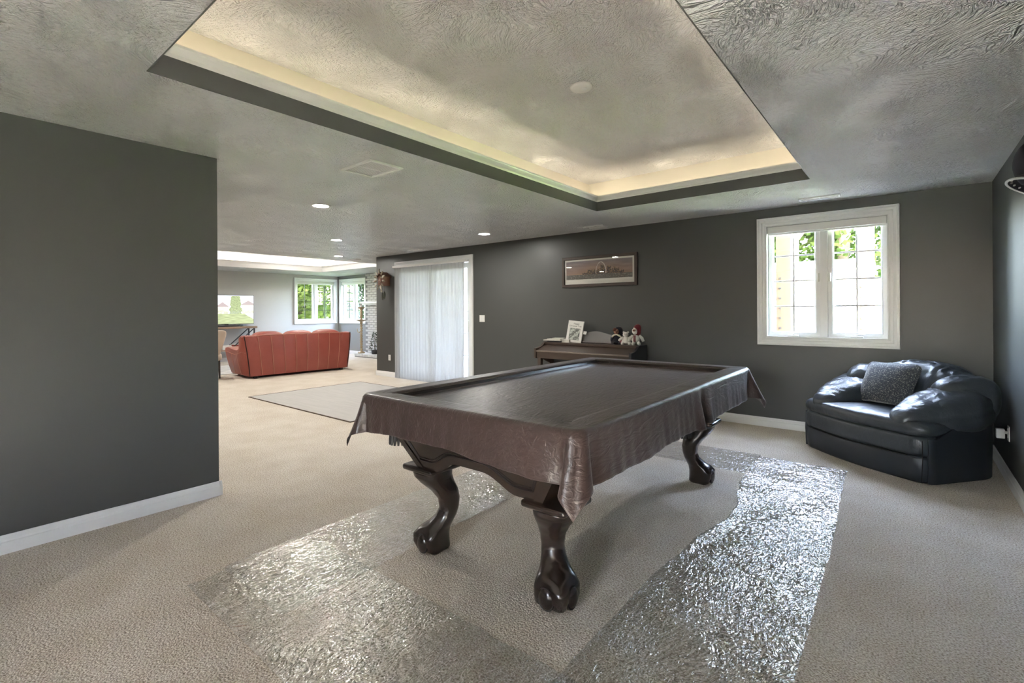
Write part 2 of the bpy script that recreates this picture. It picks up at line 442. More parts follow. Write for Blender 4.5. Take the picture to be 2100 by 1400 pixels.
# ---- ceiling with two recessed trays
TR = (-2.716, -.637, .681, 4.878); FT = (-12.85, -9.69, 2.2, 7.30)
bm = NB()
def slab(x0, x1, y0, y1): bx(bm, x0, x1, y0, y1, H, H+.06)
slab(XW, FT[0], YN-T, YW+T)
slab(FT[0], FT[1], YN-T, FT[2]); slab(FT[0], FT[1], FT[3], YW+T)
slab(FT[1], XC+T, YN-T, YW+T)
slab(XC+T, TR[0], YN-T, YB+T)
slab(TR[0], TR[1], YN-T, TR[2]); slab(TR[0], TR[1], TR[3], YB+T)
slab(TR[1], XE, YN-T, YB+T)
ceil = structure(obj('ceiling', bm, 'ceiling_texture'), 'white stomp-textured ceiling with recessed trays')
def tray(R, fascia_m, setback, ztop):
    x0, x1, y0, y1 = R
    bm = NB(); mitre(bm, x0, x1, y0, y1, [(-.005, H-.002), (-.005, H+.105), (.02, H+.105), (.02, H+.062), (0, H+.062), (0, H-.002)], PXY)
    obj('tray_fascia', bm, fascia_m, ceil)
    z = H+.10
    bm = NB(); mitre(bm, x0, x1, y0, y1, [(.012, z), (-.006, z), (-.010, z+.010), (-.010, z+.018), (-.018, z+.026), (-.030, z+.040), (-.034, z+.048), (-.034, z+.060), (.012, z+.060)], PXY)
    obj('crown_molding', bm, 'trim_white', ceil)
    bm = NB(); mitre(bm, x0, x1, y0, y1, [(.02, H+.06), (.02, H+.07), (setback, H+.07), (setback, H+.06)], PXY)
    obj('tray_ledge', bm, 'cove_paint', ceil)
    bm = NB(); mitre(bm, x0, x1, y0, y1, [(setback, H+.06), (setback, ztop+.02), (setback+.05, ztop+.02), (setback+.05, H+.06)], PXY)
    obj('tray_wall', bm, 'cove_paint', ceil)
    bm = NB(); bx(bm, x0-setback-.05, x1+setback+.05, y0-setback-.05, y1+setback+.05, ztop, ztop+.05)
    obj('tray_ceiling', bm, 'ceiling_texture', ceil)
tray(TR, 'wall_paint', .25, 2.83)
tray(FT, 'trim_white', .22, 2.80)  # far fascia coloured white to stand in for strong light on it
def rope(R, off, m, label, gaps=()):
    x0, x1, y0, y1 = R[0]-off, R[1]+off, R[2]-off, R[3]+off
    t = thing('rope_light', label, 'rope light', ((x0+x1)/2, (y0+y1)/2, H+.07))
    cx, cy, hx, hy = 0, 0, (x1-x0)/2, (y1-y0)/2
    bm = NB(); pts = []
    for (a, b) in (((-hx, -hy), (hx, -hy)), ((hx, -hy), (hx, hy)), ((hx, hy), (-hx, hy)), ((-hx, hy), (-hx, -hy))):
        for k in range(10): f = k/10; pts.append((a[0]+(b[0]-a[0])*f, a[1]+(b[1]-a[1])*f, .010))
    tube(bm, pts, .008, 6, closed=True); obj('tube', bm, m, t)
    bm = NB(); tube(bm, [(hx-.02, -hy, .010), (hx+.05, -hy+.02, .010)], .006, 6); obj('power_lead', bm, 'white_plastic', t)
    return t
rope(TR, .13, 'rope_glow', 'warm rope light on the cove ledge above the pool table')
rope(FT, .12, 'far_rope_glow', 'white rope light on the cove ledge above the red sofa')

# ---- baseboards
BP = [(0, 0), (.018, 0), (.018, .062), (.014, .068), (.014, .078), (.008, .092), (.006, .102), (0, .102)]
def baseboard(name, p0, p1, nrm, ext=(0, 0)):
    p0, p1, nrm = Vector((*p0, 0)), Vector((*p1, 0)), Vector((*nrm, 0))
    bm = NB(); loft(bm, [[p+nrm*d+Vector((0, 0, z)) for d, z in BP] for p in (p0, p1)])
    return structure(obj(name, bm, 'trim_white'))
baseboard('baseboard_back', (-5.76, YB), (XR, YB), (0, -1))
baseboard('baseboard_back_end', (XC-.018, YB), (-7.88, YB), (0, -1))
baseboard('baseboard_right', (XR, YN), (XR, YB), (-1, 0))
baseboard('baseboard_left', (XL, YN), (XL, 1.392+.018), (1, 0))
baseboard('baseboard_left_end', (XL-.14, 1.392), (XL+.018, 1.392), (0, 1))
baseboard('baseboard_television', (XTV, YN), (XTV, YW), (1, 0))
baseboard('baseboard_far', (XTV, YW), (-12.5, YW), (0, -1))
baseboard('baseboard_return', (XC, YB-.018), (XC, YW), (-1, 0))
baseboard('baseboard_near', (XW+T, YN), (XR, YN), (0, 1))

# ---- windows (local frame: x along wall, y outwards, z up)
def window(name, M, op, label, backlit_muntin=False, blind=True, cranks=True):
    w = bpy.data.objects.new(name, None); COL.objects.link(w); w.matrix_world = M; structure(w, label)
    x0, x1, z0, z1 = op
    bm = NB()
    mitre(bm, x0, x1, z0, z1, [(0, 0), (0, -.010), (.010, -.014), (.030, -.014), (.036, -.022), (.060, -.024), (.066, -.032), (.082, -.032), (.085, -.026), (.085, 0)], PXZ)
    obj('casing', bm, 'trim_white', w)
    bm = NB(); mitre(bm, x0, x1, z0, z1, [(0, -.01), (0, .16), (-.012, .16), (-.012, -.01)], PXZ); obj('jamb', bm, 'trim_white', w)
    xm = (x0+x1)/2
    bm = NB(); bx(bm, xm-.035, xm+.035, .045, .15, z0+.012, z1-.012, .004); obj('mullion', bm, 'trim_white', w)
    mm = 'espresso_groove' if backlit_muntin else 'trim_white'  # far window bars coloured dark to stand in for backlit shade
    pane_me = None
    for (a, b) in ((x0+.014, xm-.036), (xm+.036, x1-.014)):
        s0, s1 = z0+.014, z1-.014
        bm = NB(); fwid = .05
        mitre(bm, a+fwid, b-fwid, s0+fwid, s1-fwid, [(0, .075), (.006, .066), (.016, .060), (.05, .060), (.05, .12), (0, .12)], PXZ)
        sash = obj('sash', bm, 'trim_white', w)
        ga, gb, g0, g1 = a+fwid, b-fwid, s0+fwid, s1-fwid
        bm = NB(); bx(bm, (ga+gb)/2-.008, (ga+gb)/2+.008, .083, .101, g0, g1, .003); obj('muntin', bm, mm, sash)
        hz = [g0+(g1-g0)*k/4 for k in range(5)]
        for k in (1, 2, 3):
            bm = NB(); bx(bm, ga, gb, .084, .100, hz[k]-.008, hz[k]+.008, .003); obj('muntin', bm, mm, sash)
        for i in range(2):
            for k in range(4):
                px0 = ga+(gb-ga)*i/2
                if pane_me is None:
                    bm = NB(); bx(bm, 0, (gb-ga)/2, 0, .004, 0, (g1-g0)/4)
                    o = obj('pane', bm, 'glass', sash); pane_me = o.data
                else:
                    o = bpy.data.objects.new('pane', pane_me); COL.objects.link(o); o.parent = sash
                o.location = (px0, .090, hz[k])
        if cranks:
            cx = (a+b)/2
            bm = NB(); bx(bm, cx-.055, cx+.055, .022, .060, z0+.012, z0+.030, .006)
            tube(bm, [(cx-.01, .03, z0+.030), (cx+.02, .022, z0+.046), (cx+.055, .020, z0+.044)], .006, 8)
            obj('crank_handle', bm, 'white_plastic', w)
            lx = b-.015 if a < xm-.1 else a+.015
            bm = NB(); bx(bm, lx-.009, lx+.009, .035, .062, (z0+z1)/2-.02, (z0+z1)/2+.07, .004); obj('sash_lock', bm, 'white_plastic', w)
    if blind:
        bm = NB(); bx(bm, x0+.014, x1-.014, .000, .050, z1-.090, z1-.014, .006); obj('shade_cassette', bm, 'white_plastic', w)
        bm = NB(); bx(bm, x0+.022, x1-.022, .018, .034, z1-.108, z1-.088, .004); obj('shade_hem_bar', bm, 'trim_white', w)
    return w
Mb = Matrix(((1, 0, 0, 0), (0, 1, 0, YB), (0, 0, 1, 0), (0, 0, 0, 1)))
Mt = Matrix(((0, -1, 0, XTV), (1, 0, 0, 0), (0, 0, 1, 0), (0, 0, 0, 1)))
Mf = Matrix(((1, 0, 0, 0), (0, 1, 0, YW), (0, 0, 1, 0), (0, 0, 0, 1)))
window('window_1', Mb, WIN, 'white double casement window above the leather armchair')
window('window_2', Mt, W1, 'white casement window beside the television', True, cranks=False)
window('window_3', Mf, W2, 'white casement window beside the brick fireplace', True, cranks=False)

Mn_ = Matrix(((-1, 0, 0, 0), (0, -1, 0, YN), (0, 0, 1, 0), (0, 0, 0, 1)))
window('fill_window', Mn_, (-W_FILL[1], -W_FILL[0], W_FILL[2], W_FILL[3]), 'unseen casement window added in the near wall for fill light')

# ---- sliding door behind the curtain
dr = bpy.data.objects.new('door_1', None); COL.objects.link(dr); dr.matrix_world = Mb; structure(dr, 'white glazed patio door behind a sheer curtain')
x0, x1, z0, z1 = DOOR
bm = NB(); prof = [(0, 0), (0, -.010), (.010, -.014), (.030, -.014), (.036, -.022), (.058, -.024), (.064, -.030), (.080, -.030), (.082, -.026), (.082, 0)]
rings = []
for (cx, sx, cz, sz) in ((x0, -1, 0, 0), (x0, -1, z1, 1), (x1, 1, z1, 1), (x1, 1, 0, 0)):
    rings.append([Vector((cx+sx*o, h, cz+sz*o)) for o, h in prof])
loft(bm, rings); obj('casing', bm, 'trim_white', dr)
for (a, b, c, d) in ((x0, x0+.03, 0, z1), (x1-.03, x1, 0, z1), (x0+.03, x1-.03, z1-.03, z1), (x0+.03, x1-.03, 0, .03)):
    bm = NB(); bx(bm, a, b, .0, .2, c, d, .002); obj('jamb', bm, 'trim_white', dr)
for (a, b, yy) in ((x0+.03, (x0+x1)/2+.04, .13), ((x0+x1)/2-.04, x1-.03, .08)):
    bm = NB(); mitre(bm, a+.09, b-.09, .15, z1-.13, [(0, yy-.02), (.09, yy-.02), (.09, yy+.02), (0, yy+.02)], PXZ)
    pnl = obj('door_panel', bm, 'trim_white', dr)
    ga, gb, g0, g1 = a+.09, b-.09, .15, z1-.13
    for k in (1, 2):
        xx = ga+(gb-ga)*k/3; bm = NB(); bx(bm, xx-.009, xx+.009, yy-.01, yy+.01, g0, g1); obj('muntin', bm, 'trim_white', pnl)
    for k in range(1, 5):
        zz = g0+(g1-g0)*k/5; bm = NB(); bx(bm, ga, gb, yy-.011, yy+.011, zz-.010, zz+.010); obj('muntin', bm, 'trim_white', pnl)
    bm = NB(); bx(bm, ga, gb, yy-.003, yy+.003, g0, g1); obj('pane', bm, 'glass', pnl)
    if yy == .08:
        bm = NB(); bx(bm, b-.06, b-.035, yy-.055, yy-.02, .95, 1.15, .008); obj('door_handle', bm, 'white_plastic', pnl)

# ---- sheer curtain
ct = thing('sheer_curtain', 'white pleated floor-length sheer curtain over the patio door', 'curtain', (-6.86, YB-.07, 0))
bm = NB(); cw0, cw1 = -.965, .95
def cpos(u, v):
    x = cw0+(cw1-cw0)*u; z = .012+(2.165-.012)*v
    k = int(u*21.999); ph = u*22-k
    y = .016*sin(2*pi*u*44)+.012*(ph-.5)+.006*nz(u*30, v*1.5)
    return Vector((x-.03*smooth01((u-.85)/.15)*(1-v)*1.0, y, z))
grid(bm, 420, 14, cpos); obj('sheer', bm, 'sheer_fabric', ct, True)
bm = NB(); bx(bm, -1.0, 1.0, -.035, .035, 2.165, 2.205, .006); obj('headrail', bm, 'white_plastic', ct)
bm = NB(); tube(bm, [(.97, -.03, 2.16), (.972, -.03, 1.2), (.970, -.03, .75)], .005, 6); obj('wand', bm, 'white_plastic', ct)

# ================================================================== CEILING FITTINGS
def downlight(x, y, z, label, group, glow='can_glow'):
    t = thing('recessed_light', label, 'ceiling light', (x, y, z), 0, group)
    bm = NB(); n = 28
    rings = [[Vector((r*cos(2*pi*k/n), r*sin(2*pi*k/n), h)) for k in range(n)] for r, h in ((.100, 0), (.100, -.004), (.092, -.009), (.078, -.009), (.074, -.002), (.074, 0))]
    loft(bm, rings, cap0=False, cap1=False); obj('trim_ring', bm, 'trim_white', t, True)
    bm = NB(); lathe(bm, [(.0735, -.004), (.0735, -.002)], n); obj('lens', bm, glow, t)
    return t
G = 'round recessed ceiling lights'
downlight(-4.773, 2.702, H, 'lit recessed ceiling light nearest the large square ceiling vent', G)
downlight(-6.889, 4.157, H, 'lit recessed ceiling light above the pale grey rug', G)
downlight(-8.862, 5.388, H, 'lit recessed ceiling light nearest the bright far tray', G)
downlight(-4.760, 5.233, H, 'lit recessed ceiling light near the framed skyline picture', G)
for (x, y) in ((-6.9, 1.2), (-9.0, 1.4), (-6.9, -.6), (-9.0, -.6)):  # added lamps, out of view, lighting the space past the left wall
    downlight(x, y, H, 'unseen recessed ceiling light added to brighten the area behind the dark wall end', G)
for (x, y) in ((-11.9, 3.2), (-10.6, 3.2), (-11.9, 6.3), (-10.6, 6.3)):  # added lamps, hidden in the tray, brightening the far room
    downlight(x, y, 2.80, 'unseen recessed ceiling light added inside the far tray to brighten the far room', G)

def vent(x, y, w, d, label, split=True):
    t = thing('ceiling_vent', label, 'vent', (x, y, H), 0, 'white ceiling vents')
    bm = NB(); mitre(bm, -w/2+.025, w/2-.025, -d/2+.025, d/2-.025, [(0, 0), (0, -.010), (.005, -.014), (.020, -.014), (.025, -.006), (.025, 0)], PXY)
    obj('frame', bm, 'trim_white', t)
    bm = NB(); bx(bm, -w/2+.02, w/2-.02, -d/2+.02, d/2-.02, -.0015, -.0005); obj('backing', bm, 'grey_metal', t)
    banks = ((-w/2+.03, -.008), (.008, w/2-.03)) if split else ((-w/2+.03, w/2-.03),)
    if split:
        bm = NB(); bx(bm, -.008, .008, -d/2+.025, d/2-.025, -.008, -.001); obj('divider', bm, 'trim_white', t)
    for (a, b) in banks:
        bm = NB(); k = int((d-.06)/.014)
        for i in range(k):
            yy = -d/2+.03+(d-.06)*(i+.5)/k
            bx(bm, a, b, yy-.0034, yy+.0034, -.006, -.0045)
        o = obj('louvre_bank', bm, 'trim_white', t); o['kind'] = 'stuff'
    for sx in (-1, 1):
        bm = NB(); lathe(bm, [(.005, -.0095), (.005, -.007)], 8, (sx*(w/2-.012), 0, 0)); obj('screw', bm, 'grey_metal', t)
    return t
vent(-3.236, 2.258, .40, .30, 'large white ceiling vent with two louvre banks beside the tray', True)
vent(-3.228, 5.758, .30, .15, 'slim white ceiling vent above the framed skyline picture')
vent(-.674, 5.734, .36, .12, 'slim white ceiling vent above the casement window')
vent(-6.957, 5.782, .30, .13, 'slim white ceiling vent above the sheer curtain')
vent(-9.239, 6.0, .30, .13, 'slim white ceiling vent beside the bright far tray')

sd = thing('smoke_detector', 'flat round white smoke detector on the tray ceiling', 'smoke detector', (-1.697, 2.847, 2.83))
bm = NB(); lathe(bm, [(.078, 0), (.078, -.006), (.074, -.012), (.060, -.017), (.02, -.019)], 32); obj('base', bm, 'white_plastic', sd, True, angle=40)
bm = NB(); lathe(bm, [(.020, -.018), (.020, -.022), (.012, -.023)], 16, (.02, 0, 0)); obj('test_button', bm, 'trim_white', sd)

# ================================================================== POOL TABLE
CX, CYT, AX, BY, ZT = -1.648, 2.822, .70, 1.265, .872
pt = thing('pool_table', 'dark espresso pool table on claw-foot legs', 'pool table', (CX, CYT, 0))
# rails and slate bed under the cover
bm = NB(); mitre(bm, -AX+.14, AX-.14, -BY+.14, BY-.14, [(0, ZT-.055), (0, ZT-.012), (.01, ZT-.006), (.112, ZT-.006), (.118, ZT-.012), (.118, ZT-.13), (.10, ZT-.14), (.02, ZT-.14)], PXY)
obj('rail', bm, 'espresso_wood', pt)
bm = NB(); bx(bm, -AX+.13, AX-.13, -BY+.13, BY-.13, ZT-.10, ZT-.045); obj('bed', bm, 'bed_cloth', pt)
def hx(z): return .41+.19*(z-.48)/.28
def hy(z): return 1.10+.10*(z-.48)/.28
def arch(u, lim, rise): # u in -1..1
    return .482+rise*smooth01((lim-abs(u))/.48)
for axis in ('x', 'y'):
    for sgn in (-1, 1):
        lim, rise, n = (.66, .078, 48) if axis == 'x' else (.80, .10, 72)
        def P(u, z, inn):
            if axis == 'x': return Vector((u*hx(z), sgn*(hy(z)-inn), z))
            return Vector((sgn*(hx(z)-inn), u*hy(z), z))
        bm = NB(); rings = []
        for i in range(n+1):
            u = -1+2*i/n; zb = arch(u, lim, rise)
            rings.append([P(u, zb, 0), P(u, (zb+.76)/2, 0), P(u, .76, 0), P(u, .76, .03), P(u, zb, .03)])
        loft(bm, rings); ap = obj('apron', bm, 'espresso_wood', pt)
        for off, rr in ((.050, .0045), (.064, .003)):
            bm = NB(); e = .84+(off-.05)*-1.2; pts = [P(-e, .70, -.001)]
            for i in range(61):
                u = -e+2*e*i/60; pts.append(P(u, arch(u, lim, rise)+off, -.001))
            pts.append(P(e, .70, -.001)); tube(bm, pts, rr, 6); obj('groove_molding', bm, 'espresso_groove', ap)
for sx in (-1, 1):
    for sy in (-1, 1):   # corner posts
        bm = NB(); rings = []
        for z in (.482, .76):
            a, b = sx*(hx(z)+.004), sy*(hy(z)+.004); w = .05
            rings.append([Vector((a, b, z)), Vector((a-sx*w, b, z)), Vector((a-sx*w, b-sy*w, z)), Vector((a, b-sy*w, z))])
        loft(bm, rings); obj('corner_post', bm, 'espresso_wood', pt)
# legs
LEG = [(0.0, .000, .066, .72), (.012, .004, .080, .74), (.05, .010, .088, .78), (.09, .010, .089, .82), (.125, .000, .080, .85), (.155, -.018, .066, .9),
       (.19, -.034, .056, .9), (.23, -.043, .053, .9), (.28, -.042, .058, .85), (.33, -.028, .071, .8), (.375, -.006, .086, .75), (.41, .006, .095, .7), (.435, .008, .097, .65), (.447, .006, .093, .6)]
for sx in (-1, 1):
    for sy in (-1, 1):
        fx, fy = sx*.405, sy*.985
        bm = NB(); rings = []; n = 40
        # refine rings by interpolation
        Z = []
        for i in range(len(LEG)-1):
            for k in range(3):
                f = k/3; Z.append([LEG[i][q]*(1-f)+LEG[i+1][q]*f for q in range(4)])
        Z.append(list(LEG[-1]))
        for (z, o, w, e) in Z:
            ring = []
            for k in range(n):
                a = 2*pi*k/n; lob = 0
                if z < .15:
                    d = a-math.atan2(sy, sx)                 # claw ridges: outer corner and both sides
                    t = smooth01((.15-z)/.06)
                    lob = .010*t*(max(0, cos(d))**14 + max(0, cos(d-pi/2))**14 + max(0, cos(d+pi/2))**14) - .006*t*(abs(sin(2*d)))**3
                x = (w+lob)*spw(cos(a), e); y = (w+lob)*spw(sin(a), e)
                ring.append(Vector((fx+x+sx*o*1.25, fy+y+sy*o*1.25, z)))
            rings.append(ring)
        loft(bm, rings); lg = obj('leg', bm, 'espresso_wood', pt, True, angle=60)
        for (dx, dy) in ((sx, 0), (0, sy)):
            bm = NB(); c = Vector((fx+dx*.078+sx*.006, fy+dy*.078+sy*.006, .055))
            s = (.026 if dx else .042, .026 if dy else .042, .050)
            pillow(bm, c, s, (1, 1), n=20, m=12); obj('toe_pad', bm, 'espresso_wood', lg, True)
            bm = NB(); ax = Vector((0, 1, 0)) if dx else Vector((1, 0, 0)); nr = Vector((dx, dy, 0))
            tube(bm, [c+nr*.008+ax*.041*cos(q)+Vector((0, 0, .049*sin(q))) for q in [2*pi*k/24 for k in range(24)]], .0035, 6, closed=True)
            obj('toe_groove', bm, 'espresso_groove', lg, True)
        bm = NB(); cxx, cyy = fx+sx*.012, fy+sy*.012
        bx(bm, cxx-.118, cxx+.118, cyy-.118, cyy+.118, .447, .480, .013, 3); obj('leg_cap', bm, 'espresso_wood', pt, True, angle=30)
# leather pockets with fringe
def pocket(x, y, rz):
    Mx = Matrix.Translation((x, y, 0)) @ Matrix.Rotation(rz, 4, 'Z')
    bm = NB(); lathe(bm, [(.030, .600), (.045, .615), (.055, .66), (.060, .74), (.056, .78)], 16, (0, 0, 0), Mx)
    pk = obj('pocket', bm, 'pocket_leather', pt, True)
    bm = NB()
    for k in range(16):
        a = 2*pi*k/16; c = Vector((.050*cos(a), .050*sin(a), 0))
        tube(bm, [Mx @ (c+Vector((0, 0, .640))), Mx @ (c*1.02+Vector((0, 0, .610))), Mx @ (c*1.08+Vector((0, 0, .583)))], [.007, .009, .006], 5)
    o = obj('fringe', bm, 'pocket_leather', pk); o['kind'] = 'stuff'
pocket(.625, 0, 0); pocket(-.625, 0, 0); pocket(-.565, -1.105, 0)

# ---- vinyl cover
def edge_points():
    pts = []; rc = .055; nS, nE, nC = 150, 90, 22
    def add(p, nrm, kind, f): pts.append((Vector(p), Vector(nrm), kind, f))
    ax, by = AX-rc, BY-rc
    def straight(p0, p1, nrm, n, kind):
        for i in range(n):
            f = i/n; add((p0[0]+(p1[0]-p0[0])*f, p0[1]+(p1[1]-p0[1])*f), nrm, kind, f)
    def corner(c, a0, kind):
        for i in range(nC):
            f = i/nC; a = a0+pi/2*f; add((c[0]+rc*cos(a), c[1]+rc*sin(a)), (cos(a), sin(a)), kind, f)
    straight((AX, -by), (AX, by), (1, 0), nS, 'E'); corner((ax, by), 0, 'c')
    straight((ax, BY), (-ax, BY), (0, 1), nE, 'N'); corner((-ax, by), pi/2, 'c')
    straight((-AX, by), (-AX, -by), (-1, 0), nS, 'W'); corner((-ax, -by), pi, 'c')
    straight((-ax, -BY), (ax, -BY), (0, -1), nE, 'S'); corner((ax, -by), 3*pi/2, 'c')
    return pts
EP = edge_points(); NP = len(EP)
cover = thing('pool_table_cover', 'brown vinyl dust cover draped over the pool table', 'table cover', (CX, CYT, 0))
def top_z(e, x, y):
    if e < .012: z = ZT-.006*(1-e/.012)**2
    elif e < .115: z = ZT+.0012*nz(x*9, y*9)
    else: z = ZT-.043*smooth01((e-.115)/.035)
    if e > .15: z += .0022*nz(x*5, y*5, 3)+.0016*abs(nz(x*14+y*6, y*4, 8))
    # a dip where the cover sinks over the side pockets
    z -= .004*math.exp(-((abs(x)-AX+.07)/.05)**2-(y/.07)**2)
    # the cover sags in the corner pockets
    z -= .004*math.exp(-((abs(x)-AX+.10)/.05)**2-((abs(y)-BY+.10)/.05)**2)
    return z
TS = [0, .15, .3, .42, .54, .64, .70, .74, .765, .785, .80, .815, .83, .85, .88, .91, .94, .96, .975, .985, .993, 1.0]
bm = NB(); rings = []
for t in TS:
    ring = []
    for (p, nrm, kind, f) in EP:
        med = Vector((0, max(-(BY-AX), min(BY-AX, p.y))))
        q = med+(p-med)*t
        e = min(AX-abs(q.x), BY-abs(q.y)) if kind != 'c' else min(AX-abs(q.x), BY-abs(q.y))
        e = max(0, e if t < 1 else 0)
        if t == 0: q = med
        ring.append(Vector((q.x, q.y, top_z(e, q.x, q.y))))
    rings.append(ring)
LOV = .222; DQ = [.008, .02, .04, .065, .09, .115, .14, .165, .185, .203, .215, .222]
cum = [0]
for i in range(NP): cum.append(cum[-1]+(EP[(i+1) % NP][0]-EP[i][0]).length)
for q in DQ:
    ring = []
    for i, (p, nrm, kind, f) in enumerate(EP):
        s = cum[i]; k = q/LOV
        if kind == 'c':
            a = f*pi/2; ln = 1/max(cos(a), sin(a)); fl = sin(2*a)**.8
        else:
            ln = 1.0
            L0 = 2*(BY-.055) if kind in 'EW' else 2*(AX-.055)
            dend = min(f, 1-f)*L0
            fl = -.30*math.exp(-(dend/.07)**2)+.0
        hem = 1+.05*nz(s*3.1, 2)+.02*nz(s*11, 5)
        drop = q*(1+(ln-1)*.98)*hem
        fold = .55*nz(s*7.0, k*.6, 1)+.45*nz(s*19.0, k*.5, 4)
        cf = .125 if p.y > 0 else (.070 if p.x < 0 else .085)
        off = .006+.018*k+.016*k*fold+cf*fl*k**1.1
        if kind == 'E':                      # cinched pleat beside the side pocket
            y = p.y; off += k*(.030*math.exp(-((y-.03)/.05)**2)-.045*math.exp(-((y-.11)/.035)**2)+.02*math.exp(-((y-.2)/.06)**2))
            drop *= 1+.05*math.exp(-((y-.03)/.12)**2)
        if kind == 'S': drop *= .90-.13*sin(pi*min(1, f*1.15))**1.0+.06*f
        if kind == 'c' and p.x < 0 and p.y < 0: drop *= 1-.10*k
        lean = -.050*fl*k**1.3 if (kind == 'c' and p.x > 0 and p.y < 0) else 0   # the near corner flap folds back under the short side
        ring.append(Vector((p.x+nrm.x*off+lean, p.y+nrm.y*off, ZT-.006-drop*.985)))
    rings.append(ring)
loft(bm, rings, cap0=False, cap1=False)
bmesh.ops.remove_doubles(bm, verts=bm.verts[:], dist=.0004)
cv = obj('sheet', bm, 'cover_vinyl', cover, True)
sm = cv.modifiers.new('solid', 'SOLIDIFY'); sm.thickness = .0015; sm.offset = 1
bm = NB(); hemr = rings[-1]; tube(bm, [v+Vector((0, 0, .001)) for v in hemr], .0022, 5, closed=True); obj('hem', bm, 'cover_vinyl', cover, True)

# ================================================================== CARPET FILM
def film(name, label, m, x_l, x_r, y0, y1, nx, ny, ridge=None, ang=0., along=.3, freq=34, group='clear plastic carpet runners'):
    cx = (x_l((y0+y1)/2)+x_r((y0+y1)/2))/2; cy = (y0+y1)/2
    t = thing(name, label, 'plastic runner', (cx, cy, 0), 0, group)
    bm = NB()
    def fn(u, v):
        y = y0+(y1-y0)*v; a, b = x_l(y), x_r(y)
        x = a+(b-a)*u
        jag = .008*nz(y*6, 4) if u in (0, 1) else 0
        z = .006+.004*(nz(x*9, y*9, 2)+.6*nz(x*23, y*17, 5))
        w = .35*nz(x*2.0, y*2.0, 9)
        ca, sa = cos(ang+w), sin(ang+w)
        p, q = (x*ca+y*sa)*freq, (-x*sa+y*ca)*freq*along
        z += .0040*(1-2.2*abs(nz(p, q, 1)))+.0016*nz(p*2.1, q*2.6, 4)
        if ridge: z += ridge(u, y)
        return Vector((x+jag-cx, y+(.008*nz(x*6, 7) if v in (0, 1) else 0)-cy, max(z, .002)))
    grid(bm, nx, ny, fn); obj('sheet', bm, m, t, True)
    return t
def piecewise(pts):
    def f(y):
        for (a, xa), (b, xb) in zip(pts, pts[1:]):
            if y <= b: return xa+(xb-xa)*smooth01((y-a)/(b-a)) if y >= a else xa
        return pts[-1][1]
    return f
film('carpet_runner', 'clear wrinkled plastic runner along the curtain side of the pool table', 'film_lengthwise',
     piecewise([(.8, -2.735), (1.5, -2.78), (3, -2.79), (4.8, -2.78)]), piecewise([(.8, -2.11), (1.5, -2.13), (2.1, -2.16), (4.8, -2.15)]), 1.0, 4.78, 90, 300, None, 0., .16, 40)
film('carpet_runner', 'clear wrinkled plastic runner lying across the near end of the pool table', 'film_crosswise',
     lambda y: -2.70-.06*(y-.83), lambda y: -.32, .825, 1.475, 260, 84, None, .95, .32, 34)
film('carpet_runner', 'clear wrinkled plastic runner with a curled edge beside the leather armchair', 'film_diagonal',
     piecewise([(.8, -.98), (2.3, -.986), (2.80, -.944), (2.99, -.906), (3.18, -.876), (3.41, -.883), (3.74, -.953), (4.02, -.997), (4.38, -1.012), (4.78, -1.03)]),
     piecewise([(.8, -.312), (2, -.315), (2.84, -.324), (4.75, -.377)]), .84, 4.76, 76, 400, ang=-.45, along=.40, freq=32,
     ridge=lambda u, y: .022*math.exp(-((u-.02)/.035)**2)*smooth01((y-2.5)/.4)*smooth01((4.2-y)/.7)+.010*math.exp(-((u-.075)/.02)**2)*smooth01((y-2.6)/.4)*smooth01((3.9-y)/.6))
film('carpet_runner', 'clear plastic runner lying across the far end of the pool table', 'film_crosswise',
     lambda y: -2.15, lambda y: -1.02, 4.20, 4.80, 90, 50, None, 1.2, .3, 30)

# ================================================================== LEATHER ARMCHAIR
ch = thing('leather_armchair', 'wide dark navy leather armchair in the corner under the window', 'armchair', (-.355, 5.075, 0), math.atan2(-.622, .783))
def outline(hw, depth, rf, rb, bulge, n=16):
    """plan outline, front at y=0 (towards -y), counter-clockwise"""
    pts = []
    for i in range(n+1):
        f = i/n; x = -hw+rf+(2*hw-2*rf)*f; pts.append(Vector((x, -bulge*(1-(2*f-1)**2), 0)))
    for i in range(1, n):
        a = -pi/2+pi/2*i/n; pts.append(Vector((hw-rf+rf*cos(a), rf+rf*sin(a), 0)))
    for i in range(n+1):
        a = pi/2*i/n; pts.append(Vector((hw-rb+rb*cos(a), depth-rb+rb*sin(a), 0)))
    for i in range(n+1):
        a = pi/2+pi/2*i/n; pts.append(Vector((-hw+rb+rb*cos(a), depth-rb+rb*sin(a), 0)))
    for i in range(1, n):
        a = pi+pi/2*i/n; pts.append(Vector((-hw+rf+rf*cos(a), rf+rf*sin(a), 0)))
    return pts
def stack(bm, pts, levels, c=(0, .42), fn=None):
    c = Vector((c[0], c[1], 0)); rings = []
    for (z, k) in levels:
        r = []
        for p in pts:
            q = c+(p-c)*k; q = Vector((q.x, q.y, z))
            r.append(fn(q) if fn else q)
        rings.append(r)
    loft(bm, rings)
O1 = outline(.575, .86, .12, .34, .05)
bm = NB(); stack(bm, O1, [(.004, .965), (.02, .985), (.06, .995), (.13, 1.0), (.18, .995), (.195, .98), (.199, .95)]); obj('base', bm, 'navy_leather_plain', ch, True)
O2 = outline(.570, .60, .12, .12, .05, 40)
bm = NB(); stack(bm, O2, [(.198, .95), (.204, .985), (.225, 1.0), (.28, 1.008), (.325, 1.0), (.345, .985), (.352, .94)], (0, .35)); obj('seat_base', bm, 'navy_leather', ch, True)
def seat_fn(p):
    return p+Vector((0, 0, .010*(.4-abs(nz(p.x*13, p.y*4, 3)))*smooth01((p.z-.36)/.05)))
